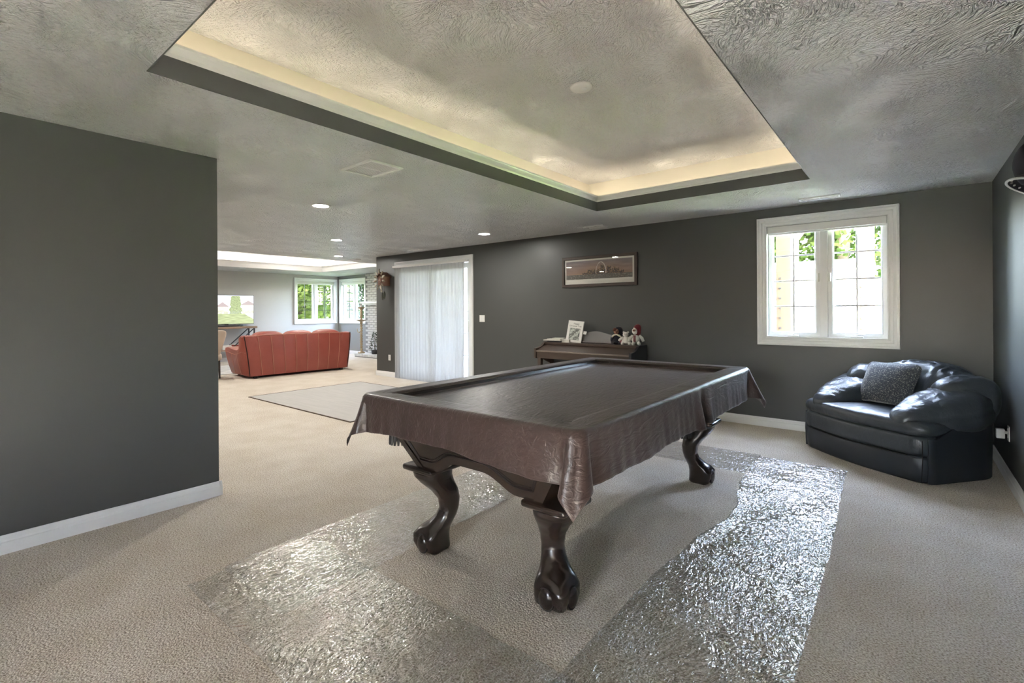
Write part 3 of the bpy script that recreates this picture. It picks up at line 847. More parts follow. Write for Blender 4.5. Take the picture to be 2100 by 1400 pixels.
bm = NB(); stack(bm, O2, [(.349, .94), (.356, .985), (.38, 1.015), (.41, 1.018), (.435, 1.0), (.452, .96), (.462, .88), (.470, .7), (.474, .4), (.475, .1)], (0, .32), seat_fn); obj('seat_cushion', bm, 'navy_leather', ch, True)
# outer shell round sides and back
def shell(side):
    bm = NB(); pts = []
    full = outline(.588, .88, .12, .34, 0, 16)
    sel = [p for p in full if p.y > .05]
    # sort along the outline starting at front right
    right = [p for p in full[17:] ]
    rings = []
    for p in right:
        if p.y < .045: continue
        inn = (Vector((0, .42, 0))-p).normalized()*.10
        h = .34+.22*smooth01((p.y-.15)/.5)
        rings.append([p+Vector((0, 0, .006)), p+Vector((0, 0, h*.5))+(p-Vector((0, .42, 0))).normalized()*.006, p+Vector((0, 0, h)), p+inn+Vector((0, 0, h)), p+inn+Vector((0, 0, .006))])
    loft(bm, rings)
    return bm
obj('shell', shell(1), 'navy_leather_plain', ch, True, angle=45)
def wr(p, a, b, amp): return amp*(.8*nz(p.x*a, p.y*b, p.z*a)+.9*(.35-abs(nz(p.x*a*1.5+2*p.z, p.y*b*1.8, 5+p.z*3)))+.3*nz(p.x*a*4, p.y*b*4, p.z*9))
for sx in (-1, 1):
    def armfn(p):
        t = (p.y+.40)/.80                                   # 0 front, 1 back
        w = .72+.34*smooth01(t*1.6)
        x = p.x*w+(-sx*.045)*(1-smooth01(t*1.5)); z = p.z*(.62+.45*smooth01(t*1.3))+.075*t
        z -= .05*(1-t)**2
        x += sx*.045*max(0, -p.z/.15)
        d = wr(Vector((x*sx, p.y, z)), 6, 13, .015)
        return Vector((x, p.y, z+d))
    bm = NB(); pillow(bm, (sx*.415, .385, .485), (.205, .40, .160), (.72, .80), None, 110, 60, armfn); obj('armrest', bm, 'navy_leather', ch, True)
def backfn(p):
    k = p.x/.50
    y = p.y-.10*k*k+.08*p.z/.25; z = p.z*(1-.16*k*k)-.05*k*k
    d = wr(Vector((p.x*1.6, y, z*.5)), 9, 5, .016)
    return Vector((p.x, y-d, z+d))
bm = NB(); pillow(bm, (.06, .665, .625), (.43, .165, .230), (.62, .62), None, 120, 60, backfn); obj('back_cushion', bm, 'navy_leather', ch, True)
for sx in (-1, 1):
    def wingfn(p): return Vector((p.x, p.y, p.z+.02*p.y/.2+wr(p, 10, 8, .011)))
    R = Matrix.Rotation(-sx*.55, 3, 'Z')
    bm = NB(); pillow(bm, (sx*.425, .60, .585), (.150, .215, .195), (.75, .75), R, 80, 48, wingfn); obj('wing_cushion', bm, 'navy_leather', ch, True)
bm = NB()
pts = [Vector((x, -.05*(1-(x/.455)**2)-.009, .199)) for x in [-.455+.91*i/30 for i in range(31)]]
tube(bm, pts, .004, 6); obj('seam', bm, 'espresso_groove', ch)
bm = NB(); tube(bm, [(.548, .012, .02), (.556, .012, .19), (.556, .012, .33)], .003, 6); obj('seam', bm, 'espresso_groove', ch)

# throw pillow on the chair
tp = thing('throw_pillow', 'square dark throw pillow with pale speckles on the leather armchair', 'pillow', (-.345-.045*.783+.40*.622, 5.070+.075*.622+.40*.783, .475), math.atan2(-.622, .783))
bm = NB()
Rp = Matrix.Rotation(-.50, 3, 'X') @ Matrix.Rotation(-.04, 3, 'Y')
def pfn(p):
    a, b = p.x/.245, p.z/.205
    pin = 1-.10*(a*a*(1-b*b)+b*b*(1-a*a))
    th = max(.12, (1-abs(a)**2.6)*(1-abs(b)**2.6))**.55
    return Vector((p.x*pin, p.y*th, p.z*pin))
pillow(bm, (0, 0, .185), (.245, .090, .205), (.28, .35), Rp, 56, 30, pfn); obj('cushion', bm, 'speckled_fabric', tp, True)

# ================================================================== PIANO
pn = thing('digital_piano', 'dark wooden digital piano against the wall under the skyline picture', 'piano', (-3.335, 5.98, 0))
PW = .735
for sx in (-1, 1):
    bm = NB(); prof = [(-.485, .655), (-.485, .775), (-.475, .790), (-.40, .795), (-.33, .815), (-.27, .855), (-.24, .868), (-.02, .868), (-.02, 0), (-.14, 0), (-.14, .56), (-.30, .62)]
    a, b = sx*(PW-.032), sx*PW
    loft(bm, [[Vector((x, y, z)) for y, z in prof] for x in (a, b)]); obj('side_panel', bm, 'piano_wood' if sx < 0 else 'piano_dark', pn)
    bm = NB(); bx(bm, sx*(PW-.07)-.03, sx*(PW-.07)+.03, -.46, -.40, .03, .66, .008); obj('front_leg', bm, 'piano_wood', pn)
    bm = NB(); bx(bm, sx*(PW-.07)-.032, sx*(PW-.07)+.032, -.47, -.02, 0, .03, .006); obj('foot', bm, 'piano_wood', pn)
iw = PW-.033
bm = NB(); bx(bm, -iw, iw, -.47, -.03, .655, .745, .004); obj('keybed', bm, 'piano_wood', pn)
bm = NB(); bx(bm, -iw, iw, -.482, -.455, .742, .764, .006); obj('key_slip', bm, 'piano_strip', pn)
bm = NB(); loft(bm, [[Vector((x, y, z)) for y, z in ((-.455, .752), (-.455, .764), (-.25, .832), (-.25, .80))] for x in (-iw, iw)]); obj('key_lid', bm, 'piano_wood', pn)
bm = NB(); bx(bm, -iw, iw, -.265, -.005, .83, .868, .006); obj('top_shelf', bm, 'piano_wood', pn)
bm = NB(); bx(bm, -iw, iw, -.04, -.02, .10, .66); obj('back_board', bm, 'piano_dark', pn)
bm = NB(); bx(bm, -iw, iw, -.10, -.06, .10, .20, .01); ped = obj('pedal_box', bm, 'piano_wood', pn)
for k in (-1, 0, 1):
    bm = NB(); bx(bm, k*.08-.012, k*.08+.012, -.20, -.09, .085, .097, .004); obj('pedal', bm, 'gilt', ped)
# music rest
bm = NB(); n = 24; rings = []
Rm = Matrix.Translation((-.02, -.135, .868)) @ Matrix.Rotation(-.22, 4, 'X')
poly = [Vector((-.40, 0, 0)), Vector((.40, 0, 0))]
top = []
for i in range(n+1):
    f = i/n; x = .40-.80*f; z = .105+.060*math.exp(-((x-.06)/.20)**2); top.append(Vector((x, 0, z)))
poly = poly+top
loft(bm, [[Rm @ (p+Vector((0, y, 0))) for p in poly] for y in (-.006, .006)]); obj('music_rest', bm, 'music_stand', pn)
bm = NB(); bx(bm, -.40, .40, -.025, .0, 0, .010, .003, M=Rm); obj('rest_lip', bm, 'piano_wood', pn)

# sheet-music book on the rest
bk = thing('music_book', 'white Christmas music book standing on the piano', 'book', (-3.615, 5.80, .872))
bk.rotation_euler = (-.20, .075, .03)
bm = NB(); bx(bm, -.118, .118, .001, .016, .002, .300); obj('pages', bm, 'paper_edge', bk)
bm = NB(); bx(bm, -.122, .122, -.001, .001, 0, .304); bx(bm, -.122, .122, .016, .018, 0, .304); bx(bm, -.122, -.1195, 0, .017, 0, .304)
cvx = obj('book_cover', bm, 'paper', bk)
def bookcol(u, v):
    e = min(u, 1-u, v, 1-v)
    if e < .02: return (.10, .10, .10)
    a = nz(u*7, v*8, 3); b = nz(u*19, v*21, 9)
    t = a*.8+b*.9+.35*sin((u-v)*9)
    g = .10 if t < -.1 else (.28 if t < .25 else .52)
    return (g*.95, g*1.0, g*.9)
painted('cover_picture', 40, 44, lambda u, v: Vector((-.082+.164*u, -.0018, .034+.165*v)), bookcol, 'print', cvx)
MX = Matrix.Rotation(pi/2, 4, 'X')
text_mesh('title', 'Happy', .036, 'ink', cvx, Matrix.Translation((.01, -.0016, .252)) @ MX)
text_mesh('title', 'Christmas Tree', .030, 'ink', cvx, Matrix.Translation((0, -.0016, .220)) @ MX)
nt = tag(obj('note_card', (lambda b: (bx(b, -.024, .024, -.001, .001, 0, .042), b)[1])(NB()), 'paper'), 'small white card clipped on the piano music rest', 'card'); nt.location = (-3.452, 5.838, .985)
nt.rotation_euler = (-.22, .1, .05)
# booklets lying on the left of the shelf
G2 = 'white booklets on the piano'
def booklet(x, y, z, w, d, h, rz, label):
    t = thing('booklet', label, 'booklet', (x, y, z), rz, G2)
    bm = NB(); bx(bm, -w/2+.002, w/2-.004, -d/2+.003, d/2-.003, .001, h-.001); obj('pages', bm, 'paper_edge', t)
    bm = NB(); bx(bm, -w/2, w/2, -d/2, d/2, 0, .001); bx(bm, -w/2, w/2, -d/2, d/2, h-.001, h); bx(bm, -w/2, -w/2+.001, -d/2, d/2, 0, h); obj('booklet_cover', bm, 'paper', t)
bs = tag(obj('black_case', (lambda b: (bx(b, -.12, .12, -.09, .09, 0, .020, .005), b)[1])(NB()), 'piano_dark'), 'flat black case under the white booklets on the piano', 'case'); bs.location = (-3.905, 5.84, .868)
booklet(-3.93, 5.83, .888, .28, .21, .013, .10, 'bottom white booklet stacked on the black case')
booklet(-3.90, 5.84, .9012, .24, .19, .012, -.05, 'thick white booklet in the middle of the piano stack')
booklet(-3.88, 5.85, .9134, .17, .12, .010, .25, 'small white booklet topmost on the piano stack')
booklet(-3.745, 5.87, .868, .16, .20, .040, .05, 'white booklet leaning beside the stack at the music rest')

# ---- plush toys (origin on the shelf, facing -y turned to the room)
def plush(name, label, loc, rz): return thing(name, label, 'soft toy', loc, rz, None)
def ball(name, c, s, m, par, e=(1, 1), R=None): 
    bm = NB(); pillow(bm, c, s, e, R, 22, 14); return obj(name, bm, m, par, True)
a = plush('cloth_doll', 'black-clothed doll with dark hood and cream collar on the piano', (-2.965, 5.86, .868), .35)
bm = NB(); lathe(bm, [(.085, 0), (.088, .02), (.070, .07), (.045, .115), (.028, .135)], 20); obj('dress', bm, 'plush_black', a, True)
hd = ball('head', (-.012, -.012, .165), (.036, .036, .040), 'skin_cloth', a)
ball('nose', (-.012, -.050, .163), (.007, .008, .007), 'plush_brown', hd); ball('eye', (-.026, -.044, .174), (.004, .004, .005), 'plush_black', hd); ball('eye', (.004, -.044, .174), (.004, .004, .005), 'plush_black', hd)
bm = NB(); pillow(bm, (.012, .022, .165), (.060, .050, .068), (.9, .9), None, 22, 14, lambda p: Vector((p.x+.25*max(0, -p.z), p.y, p.z))); obj('hood', bm, 'plush_black', a, True)
ball('hair', (-.032, -.022, .190), (.028, .026, .026), 'plush_brown', a)
bm = NB()
for sx in (-1, 1): tube(bm, [(-.01, -.045, .128), (sx*.035-.01, -.055, .118), (sx*.062-.005, -.045, .092)], [.008, .012, .009], 6)
obj('collar_bow', bm, 'cream_ribbon', a, True)
for sx in (-1, 1): ball('arm', (sx*.062, -.030, .075), (.026, .024, .045), 'plush_black', a, R=Matrix.Rotation(-sx*.4, 3, 'Y'))
ball('hand', (.058, -.075, .035), (.026, .020, .026), 'pink_cloth', a)
for sx in (-1, 1): ball('leg', (sx*.035, -.065, .018), (.022, .045, .018), 'plush_black', a)
b = plush('plush_bear', 'small white plush bear sitting between two dolls on the piano', (-2.83, 5.83, .868), .45)
ball('body', (0, 0, .055), (.048, .042, .055), 'plush_white', b)
hd = ball('head', (-.004, -.008, .132), (.037, .034, .034), 'plush_white', b)
for sx in (-1, 1):
    ball('ear', (sx*.028, 0, .162), (.013, .009, .013), 'plush_white', hd); ball('eye', (sx*.013-.004, -.040, .140), (.0035, .003, .004), 'plush_black', hd)
    bm = NB(); tube(bm, [(sx*.035, -.005, .095), (sx*.070, -.022, .075), (sx*.092, -.035, .055)], [.016, .017, .012], 10); obj('arm', bm, 'plush_white', b, True)
    bm = NB(); tube(bm, [(sx*.026, -.02, .025), (sx*.040, -.055, .020), (sx*.050, -.085, .018)], [.020, .020, .017], 10); obj('leg', bm, 'plush_white', b, True)
ball('muzzle', (-.004, -.038, .124), (.014, .012, .011), 'plush_white', hd); ball('nose', (-.004, -.050, .127), (.004, .003, .003), 'plush_black', hd)
bm = NB(); lathe(bm, [(.060, .028), (.066, .022), (.064, .030), (.050, .065), (.036, .095)], 24); obj('dress', bm, 'plush_white', b, True)
c = plush('hooded_doll', 'white-clothed plush doll wearing a tall dark red hood on the piano', (-2.705, 5.86, .868), .45)
ball('body', (0, 0, .070), (.052, .045, .070), 'plush_white', c)
hd = ball('head', (-.014, -.016, .178), (.036, .036, .040), 'plush_white', c)
ball('face', (-.020, -.030, .186), (.024, .026, .020), 'skin_cloth', hd); ball('beard', (-.014, -.036, .158), (.028, .022, .022), 'plush_white', hd)
for sx in (-1, 1): ball('eye', (sx*.010-.020, -.055, .190), (.0035, .003, .004), 'plush_black', hd)
def hoodfn(p): return Vector((p.x+.15*max(0, p.z), p.y+.1*max(0, p.z), p.z))
bm = NB(); pillow(bm, (.012, .012, .185), (.052, .048, .082), (.85, .9), None, 24, 16, hoodfn); obj('hood', bm, 'plush_red', c, True)
bm = NB(); tube(bm, [(-.030, -.050, .222), (-.010, -.056, .212), (.008, -.056, .196)], .006, 6); tube(bm, [(-.016, -.055, .215), (-.008, -.058, .190)], .005, 6); obj('hood_tassel', bm, 'cream_ribbon', c, True)
for sx in (-1, 1):
    bm = NB(); tube(bm, [(sx*.040, 0, .120), (sx*.075, -.01, .085), (sx*.092, -.015, .045)], [.018, .021, .018], 10); obj('arm', bm, 'plush_white', c, True)
    bm = NB(); tube(bm, [(sx*.028, -.02, .03), (sx*.036, -.06, .022), (sx*.040, -.09, .020)], [.022, .022, .018], 10); obj('leg', bm, 'plush_white', c, True)
bm = NB(); bx(bm, -.034, -.004, -.050, -.040, .04, .125, .003); obj('scarf', bm, 'pink_cloth', c)

# ================================================================== PICTURE ON THE BACK WALL
pc = thing('framed_picture', 'wide framed print of an arch and city skyline at dusk', 'picture', (-3.348, YB, 1.868))
hw, hh = .588, .218
bm = NB(); mitre(bm, -hw+.042, hw-.042, -hh+.042, hh-.042, [(0, -.002), (0, -.018), (.006, -.026), (.038, -.026), (.042, -.022), (.042, 0)], PXZ); obj('frame', bm, 'frame_brown', pc)
bm = NB(); bx(bm, -hw+.03, hw-.03, -.010, -.004, -hh+.03, hh-.03); obj('mat_board', bm, 'mat_board', pc)
random.seed(3)
BLD = []
for i in range(46):
    x = .26+.62*i/46; tall = .09+.10*random.random()
    if .54 < x < .60: tall += .16
    if .63 < x < .68 or .72 < x < .75: tall += .09
    if x < .33: tall *= .5
    if x > .80: tall *= .6
    BLD.append((x, x+.62/46, tall, random.random()))
def skycol(u, v):
    hz = .26
    if v > hz:
        t = (v-hz)/(1-hz)
        warm = math.exp(-((u-.5)/.33)**2)
        base = Vector((.20, .18, .20))*t+Vector((.26+.16*warm, .17+.07*warm, .13))*(1-t)
        base *= .9+.25*nz(u*6, v*9)
        if (u-.50)**2/.004+(v-.36)**2/.006 < 1: base = Vector((.85, .68, .45))
        for (a, b2, hgt, r) in BLD:
            if a <= u < b2 and v < hz+hgt*1.5:
                base = Vector((.055, .036, .030)) if nz(u*90, v*60) < .25 else Vector((.35, .22, .10))
        # arch
        ax = (u-.545)/.075; av = (v-.27)/.62
        if 0 <= av <= 1:
            w = math.sqrt(max(0, 1-av**2.2))
            if abs(abs(ax)-w) < (.09 if ax > 0 else .05)+(.35 if av > .93 else 0)*.3: base = Vector((.55, .50, .48))
        return tuple(base)
    d = .10+.10*max(0, nz(u*40, v*30))+(.25 if nz(u*70, v*24, 4) > .45 else 0)
    return (d*.95, d*.90, d*.80)
painted('print', 150, 40, lambda u, v: Vector((-.520+1.04*u, -.0108, -.108+.260*v)), skycol, 'print', pc)
bm = NB(); bx(bm, -hw+.033, hw-.033, -.0150, -.0135, -hh+.033, hh-.033); obj('glazing', bm, 'glass', pc)

# ================================================================== WALL PLATES
def plate(name, label, cat, M, gang=1, kind='outlet'):
    t = thing(name, label, cat); t.matrix_world = M
    w = .07 if gang == 1 else .116
    bm = NB(); bx(bm, -w/2, w/2, -.006, 0, -.057, .057, .003); obj('plate', bm, 'white_plastic', t)
    for g in range(gang):
        cx = 0 if gang == 1 else (-.023+.046*g)
        if kind == 'outlet':
            for s in (-1, 1):
                bm = NB(); bx(bm, cx-.017, cx+.017, -.009, -.005, s*.02-.014, s*.02+.014, .004); so_ = obj('socket', bm, 'trim_white', t)
                for d in (-.006, .006):
                    bm = NB(); bx(bm, cx+d-.001, cx+d+.001, -.0095, -.0088, s*.02-.003, s*.02+.006); obj('slot', bm, 'dark_slot', so_)
        else:
            bm = NB(); bx(bm, cx-.016, cx+.016, -.010, -.005, -.033, .033, .003); obj('rocker', bm, 'trim_white', t)
    return t
plate('wall_outlet', 'white wall outlet low on the wall left of the curtain', 'outlet', Mb @ Matrix.Translation((-8.095, 0, .386)))
plate('light_switch', 'white double light switch plate between curtain and picture', 'switch', Mb @ Matrix.Translation((-5.556, 0, 1.188)), 2, 'switch')
Mr = Matrix(((0, 1, 0, XR), (-1, 0, 0, 0), (0, 0, 1, 0), (0, 0, 0, 1)))
plate('wall_outlet', 'white wall outlet behind the leather armchair', 'outlet', Mr @ Matrix.Translation((-5.21, 0, .37)))
ad = thing('plug_adapter', 'white plug-in adapter in the outlet behind the armchair', 'adapter'); ad.matrix_world = Mr @ Matrix.Translation((-5.21, -.010, .37))
bm = NB(); bx(bm, -.026, .026, -.062, -.014, -.040, .030, .005); obj('body', bm, 'white_plastic', ad, True, angle=40)
bm = NB(); bx(bm, -.012, .012, -.015, 0, -.004, .016, .002); obj('plug', bm, 'white_plastic', ad)

# cap hanging on the right wall
cp = thing('baseball_cap', 'black cap with pale edge hanging on the right wall', 'cap', (XR, 3.27, 2.02))
def capfn(p): return Vector((p.x, p.y, p.z if p.z > -.075 else -.075+(p.z+.075)*.12))
bm = NB(); pillow(bm, (-.108, -.02, -.040), (.100, .110, .125), (1, 1), Matrix.Rotation(-.12, 3, 'Y'), 32, 20, capfn); obj('crown', bm, 'cap_black', cp, True)
bm = NB(); rings = []
def brim(u, v):
    a = -1.25+2.5*u; r = .075+.135*v*(cos(a*.72))
    return Vector((-.085-r*cos(a)*.62-.012, -.02+r*sin(a)*1.05, -.060-.045*v-.050*v*(a/1.25)**2))
grid(bm, 28, 8, brim); br = obj('brim', bm, 'cap_black', cp, True); sm = br.modifiers.new('s', 'SOLIDIFY'); sm.thickness = .004
bm = NB(); tube(bm, [brim(i/40, 1.0) for i in range(41)], .0055, 8); obj('brim_edge', bm, 'cap_trim', br, True)
bm = NB()
for i in range(9):
    p = brim(.08+.84*i/8, .80); bx(bm, p.x-.004, p.x+.004, p.y-.009, p.y+.009, p.z-.010, p.z-.004, .002)
obj('stitched_marks', bm, 'cap_letter', br)
ball('button', (-.120, -.02, .082), (.010, .010, .006), 'cap_black', cp)
bm = NB(); tube(bm, [(0, -.02, .03), (-.03, -.02, .03)], .005, 8); obj('hook', bm, 'grey_metal', cp)

# cuckoo-style wall clock beside the curtain
ck = thing('wall_clock', 'small brown wooden wall clock with carved leafy front and hanging weights', 'clock', (-8.15, YB, 1.94))
bm = NB(); bx(bm, -.085, .085, -.17, -.002, -.11, .10, .006); obj('case', bm, 'clock_wood', ck)
bm = NB()
for sx in (-1, 1): loft(bm, [[Vector((0, y, .165)), Vector((0, y, .150)), Vector((sx*.135, y, .055)), Vector((sx*.135, y, .070))] for y in (-.195, -.005)])
obj('roof', bm, 'clock_wood', ck)
random.seed(11)
def carved_leaf(x, z, ang, ln, m):
    bm = NB(); ca, sa = cos(ang), sin(ang); rings = []
    for i in range(6):
        f = i/5; w = .022*sin(pi*min(1, f*.9+.1))*(ln/.09); t = ln*f
        cxx, czz = x+ca*t, z+sa*t
        rings.append([Vector((cxx-sa*w, -.19-.012*sin(pi*f), czz+ca*w)), Vector((cxx, -.205-.014*sin(pi*f), czz)), Vector((cxx+sa*w, -.19-.012*sin(pi*f), czz-ca*w)), Vector((cxx, -.183, czz))])
    loft(bm, rings); return obj('carved_leaf', bm, m, ck, True)
for k, (x, z, ang, ln) in enumerate([(0, .12, 1.57, .11), (-.05, .10, 2.3, .10), (.05, .10, .85, .10), (-.09, .05, 2.7, .10), (.09, .05, .45, .10), (-.09, -.01, 3.3, .10), (.09, -.01, -.2, .10), (-.07, -.07, 3.8, .10), (.07, -.07, -.65, .10), (-.03, -.10, 4.4, .10), (.03, -.10, -1.25, .10), (-.06, .03, 2.0, .07), (.06, .03, 1.1, .07)]):
    carved_leaf(x, z, ang, ln, 'clock_pale' if k % 3 == 1 else 'clock_leaf')
bm = NB(); lathe(bm, [(.052, -.004), (.052, .004)], 24, (0, -.185, -.01), Matrix.Rotation(pi/2, 3, 'X')); dl = obj('dial', bm, 'clock_wood', ck)
bm = NB(); bx(bm, -.002, .002, -.194, -.191, -.01, .03); bx(bm, -.03, .002, -.194, -.191, -.012, -.008); obj('hand', bm, 'clock_pale', dl)
for sx, zz in ((-.03, -.30), (.035, -.28)):
    bm = NB(); tube(bm, [(sx, -.10, -.11), (sx, -.10, zz+.06)], .003, 6); cc = obj('chain', bm, 'clock_weight', ck)
    bm = NB(); lathe(bm, [(.006, .06), (.018, .045), (.025, 0), (.022, -.05), (.012, -.085), (.003, -.095)], 12, (sx, -.10, zz)); obj('weight', bm, 'clock_weight', cc, True)
bm = NB(); tube(bm, [(.0, -.14, -.11), (-.01, -.14, -.20)], .003, 6); lathe(bm, [(.028, -.004), (.028, .004)], 16, (-.01, -.14, -.215), Matrix.Rotation(pi/2, 3, 'X')); obj('pendulum', bm, 'clock_leaf', ck)

# ================================================================== FAR ROOM
# rugs
rg = thing('flat_rug', 'flat pale grey rug with thin dark edge in front of the curtain', 'rug', (-6.52, 4.22, 0))
bm = NB(); bx(bm, -1.40, 1.36, -.94, 1.02, .001, .010); obj('field', bm, 'rug_grey', rg)
bm = NB(); mitre(bm, -1.40, 1.36, -.94, 1.02, [(0, .001), (0, .012), (.014, .012), (.014, .001)], PXY); obj('edge_binding', bm, 'rug_edge', rg)
r2_ = thing('area_rug', 'pale patterned area rug in front of the red sofa', 'rug', (-12.0, 5.0, 0))
bm = NB(); bx(bm, -1.05, .80, -1.7, 1.6, .001, .010); obj('field', bm, 'rug_pattern', r2_)
bm = NB(); mitre(bm, -1.05, .80, -1.7, 1.6, [(0, .001), (0, .012), (.03, .012), (.03, .001)], PXY); obj('border', bm, 'rug_grey', r2_)

# red sofa, back towards the pool table
sf = thing('leather_sofa', 'long red leather sofa seen from behind with pale stitched seams', 'sofa', (-9.975, 5.20, 0), math.atan2(.10, 2.1)*-1)
SB, STP = 1.05, 1.15       # half lengths at the bottom and at the top
def bp(v, z, d=0):         # back face: v in -1..1 along the length
    t = (z-.05)/.80
    return Vector((-.02+.03*sin(pi*t)+.0*t-.02*t+d, v*(SB+(STP-SB)*t), z))
bm = NB(); n = 40; rings = []
for i in range(n+1):
    v = -1+2*i/n; rr = []
    zt = .865-.03*abs(v)**4
    for z in (.05, .15, .3, .45, .6, .75, zt-.02): rr.append(bp(v, z, .006*abs(sin(v*4.5*pi+pi/2))))
    rr.append(bp(v, zt, -.03)); rr.append(bp(v, zt-.005, -.12)); rr.append(bp(v, .05, -.14))
    rings.append(rr)
loft(bm, rings); obj('back_panel', bm, 'red_leather', sf, True, angle=50)
for k in range(10):
    v = -1+2*k/9
    bm = NB(); tube(bm, [bp(v*.985, z, .009) for z in (.06, .2, .35, .5, .65, .78, .85)], .006 if 0 < k < 9 else .008, 6)
    obj('seam', bm, 'red_piping' if 0 < k < 9 else 'espresso_groove', sf)
bm = NB(); tube(bm, [bp(-1+2*i/30, .862-.03*abs(-1+2*i/30)**4, -.012) for i in range(31)], .007, 6); obj('seam', bm, 'red_piping', sf)
# arms: side profile in x-z lofted across the arm
for sx in (-1, 1):
    bm = NB(); rings = []
    prof = [(0, .05, 0), (.0, .25, .25), (.0, .5, .5), (-.01, .75, .8), (-.03, .84, .95), (-.12, .86, 1), (-.21, .82, .95), (-.26, .70, .8), (-.32, .60, .62), (-.45, .560, .55), (-.75, .575, .55), (-1.0, .60, .55), (-1.12, .585, .55), (-1.16, .53, .5), (-1.12, .40, .4), (-1.02, .2, .2), (-.93, .06, .02), (-.9, .05, 0)]
    for (d, ins) in ((0, .05), (.02, .015), (.06, 0), (.18, 0), (.24, .02), (.26, .06)):
        rr = []
        for (x, z, fl) in prof:
            y = sx*(SB+.10*fl+.02-d)
            cx_, cz_ = -.5, .35
            rr.append(Vector((x+(cx_-x)*ins, y, z+(cz_-z)*ins*.8)))
        rings.append(rr)
    loft(bm, rings); ar = obj('arm', bm, 'red_leather', sf, True, angle=50)
    def ao(x, z, fl, e=.006): return Vector((x, sx*(SB+.10*fl+.02+e-.008), z))
    bm = NB(); tube(bm, [ao(-.01, .52, .52), (ao(-.2, .53, .53)), ao(-.35, .50, .5), ao(-.6, .46, .46), ao(-1.08, .50, .5)], .006, 6); obj('seam', bm, 'red_piping', ar)
    for xx in (-.45, -.75):
        bm = NB(); tube(bm, [ao(xx-.04, .47, .47), ao(xx, .3, .3), ao(xx+.10, .08, .08)], .005, 6); obj('seam', bm, 'red_piping', ar)
bm = NB(); bx(bm, -.95, -.10, -.85, .85, .05, .40, .03); obj('seat_base', bm, 'red_leather', sf)
for k in range(3):
    y = (-1+k)*.60
    bm = NB(); pillow(bm, (-.50, y, .44), (.42, .295, .085), (.5, .35), None, 32, 16); obj('seat_cushion', bm, 'red_leather', sf, True)
    bm = NB(); pillow(bm, (-.20, y*1.04, .68), (.15, .325, .245), (.6, .45), Matrix.Rotation(.10, 3, 'Y'), 36, 20); obj('back_cushion', bm, 'red_leather', sf, True)
for (x, y) in ((-.06, -.92), (-.06, .92), (-.88, -.92), (-.88, .92)):
    bm = NB(); bx(bm, x-.03, x+.03, y-.03, y+.03, 0, .055, .006); obj('foot', bm, 'espresso_groove', sf)

# beige chair peeking out beside the dark wall end
bc = thing('upholstered_chair', 'beige upholstered chair half hidden by the dark wall end', 'chair', (-10.75, 3.62, 0), .15)
def chb(p): return Vector((p.x+.12*(p.z/.35), p.y*(1+.22*p.z/.35), p.z))
bm = NB(); pillow(bm, (.18, 0, .66), (.07, .23, .31), (.35, .35), None, 36, 20, chb); obj('backrest', bm, 'beige_fabric', bc, True)
bm = NB(); pillow(bm, (-.10, 0, .43), (.29, .26, .08), (.35, .3), None, 32, 14); obj('seat', bm, 'beige_fabric', bc, True)
for (x, y) in ((.12, .2), (.12, -.2), (-.32, .2), (-.32, -.2)):
    bm = NB(); tube(bm, [(x, y, .38), (x*1.08, y*1.05, 0)], [.025, .016], 8); obj('leg', bm, 'espresso_wood', bc)

# television and console table
cs = thing('console_table', 'wooden console table with crossed iron legs under the television', 'console table', (-13.93, 5.05, 0))
bm = NB(); bx(bm, -.21, .21, -.85, .85, .885, .940, .006); obj('top', bm, 'console_wood', cs)
bm = NB(); bx(bm, -.18, .18, -.72, .72, .30, .335, .005); obj('shelf', bm, 'console_wood', cs)
for x in (-.17, .17):
    for (y0_, y1_) in ((.78, .20), (-.78, -.20)):
        bm = NB(); tube(bm, [(x, y0_, .885), (x, y1_-.05*math.copysign(1, y0_), .31)], .014, 6); obj('brace', bm, 'iron', cs)
        bm = NB(); bx(bm, x-.015, x+.015, y0_-.015, y0_+.015, 0, .885); obj('leg', bm, 'iron', cs)
tv = thing('television', 'flat television showing houses and a green lawn', 'television', (-13.92, 5.20, .940))
bm = NB(); bx(bm, -.03, .03, -.68, .68, .060, .835, .006); obj('housing', bm, 'black_plastic', tv)
def tvcol(u, v):
    # u from viewer's left to right
    if v < .36:
        g = .30+.10*nz(u*9, v*26)
        c = Vector((g*.80, g*.92, g*.52))
        if u+ (v-.36)*.9 > .82: c = Vector((.50, .50, .56))
    else:
        c = Vector((.60, .68, .74)).lerp(Vector((.78, .66, .58)), max(0, 1-u*1.7)*(1-v))
        for (cx, w, zt, body) in ((.42, .10, .60, (.46, .42, .34)), (.90, .13, .66, (.48, .43, .36))):
            if abs(u-cx) < w and v < zt: c = Vector(body)*(1.0+.3*(nz(u*60, v*40) > .2))
            if zt <= v < zt+.17 and abs(u-cx) < w*1.25*(1-(v-zt)/.17): c = Vector((.26, .22, .22))
        if ((u-.66)/(.11+.05*nz(v*9, 2)))**2 < 1 and v < .99 and abs(u-.66) < .15*(1.12-v*.6): c = Vector((.20, .24, .13))*(1+.7*nz(u*50, v*50))
        if v < .47 and nz(u*20, v*30) > -.1: c = c.lerp(Vector((.22, .25, .20)), .6)
    return tuple(max(0, x) for x in c)
painted('screen', 110, 62, lambda u, v: Vector((.0312, -.668+1.336*u, .072+.752*v)), tvcol, 'screen', tv)
bm = NB(); bx(bm, -.09, .09, -.30, .30, 0, .012, .003); bx(bm, -.02, .02, -.04, .04, .01, .07); obj('stand', bm, 'black_plastic', tv)
sbx = tag(obj('soundbar', (lambda q: (bx(q, -.04, .04, -.42, .42, 0, .045, .01), q)[1])(NB()), 'black_plastic'), 'slim black soundbar on the console table in front of the television', 'speaker'); sbx.location = (-13.775, 5.05, .940)
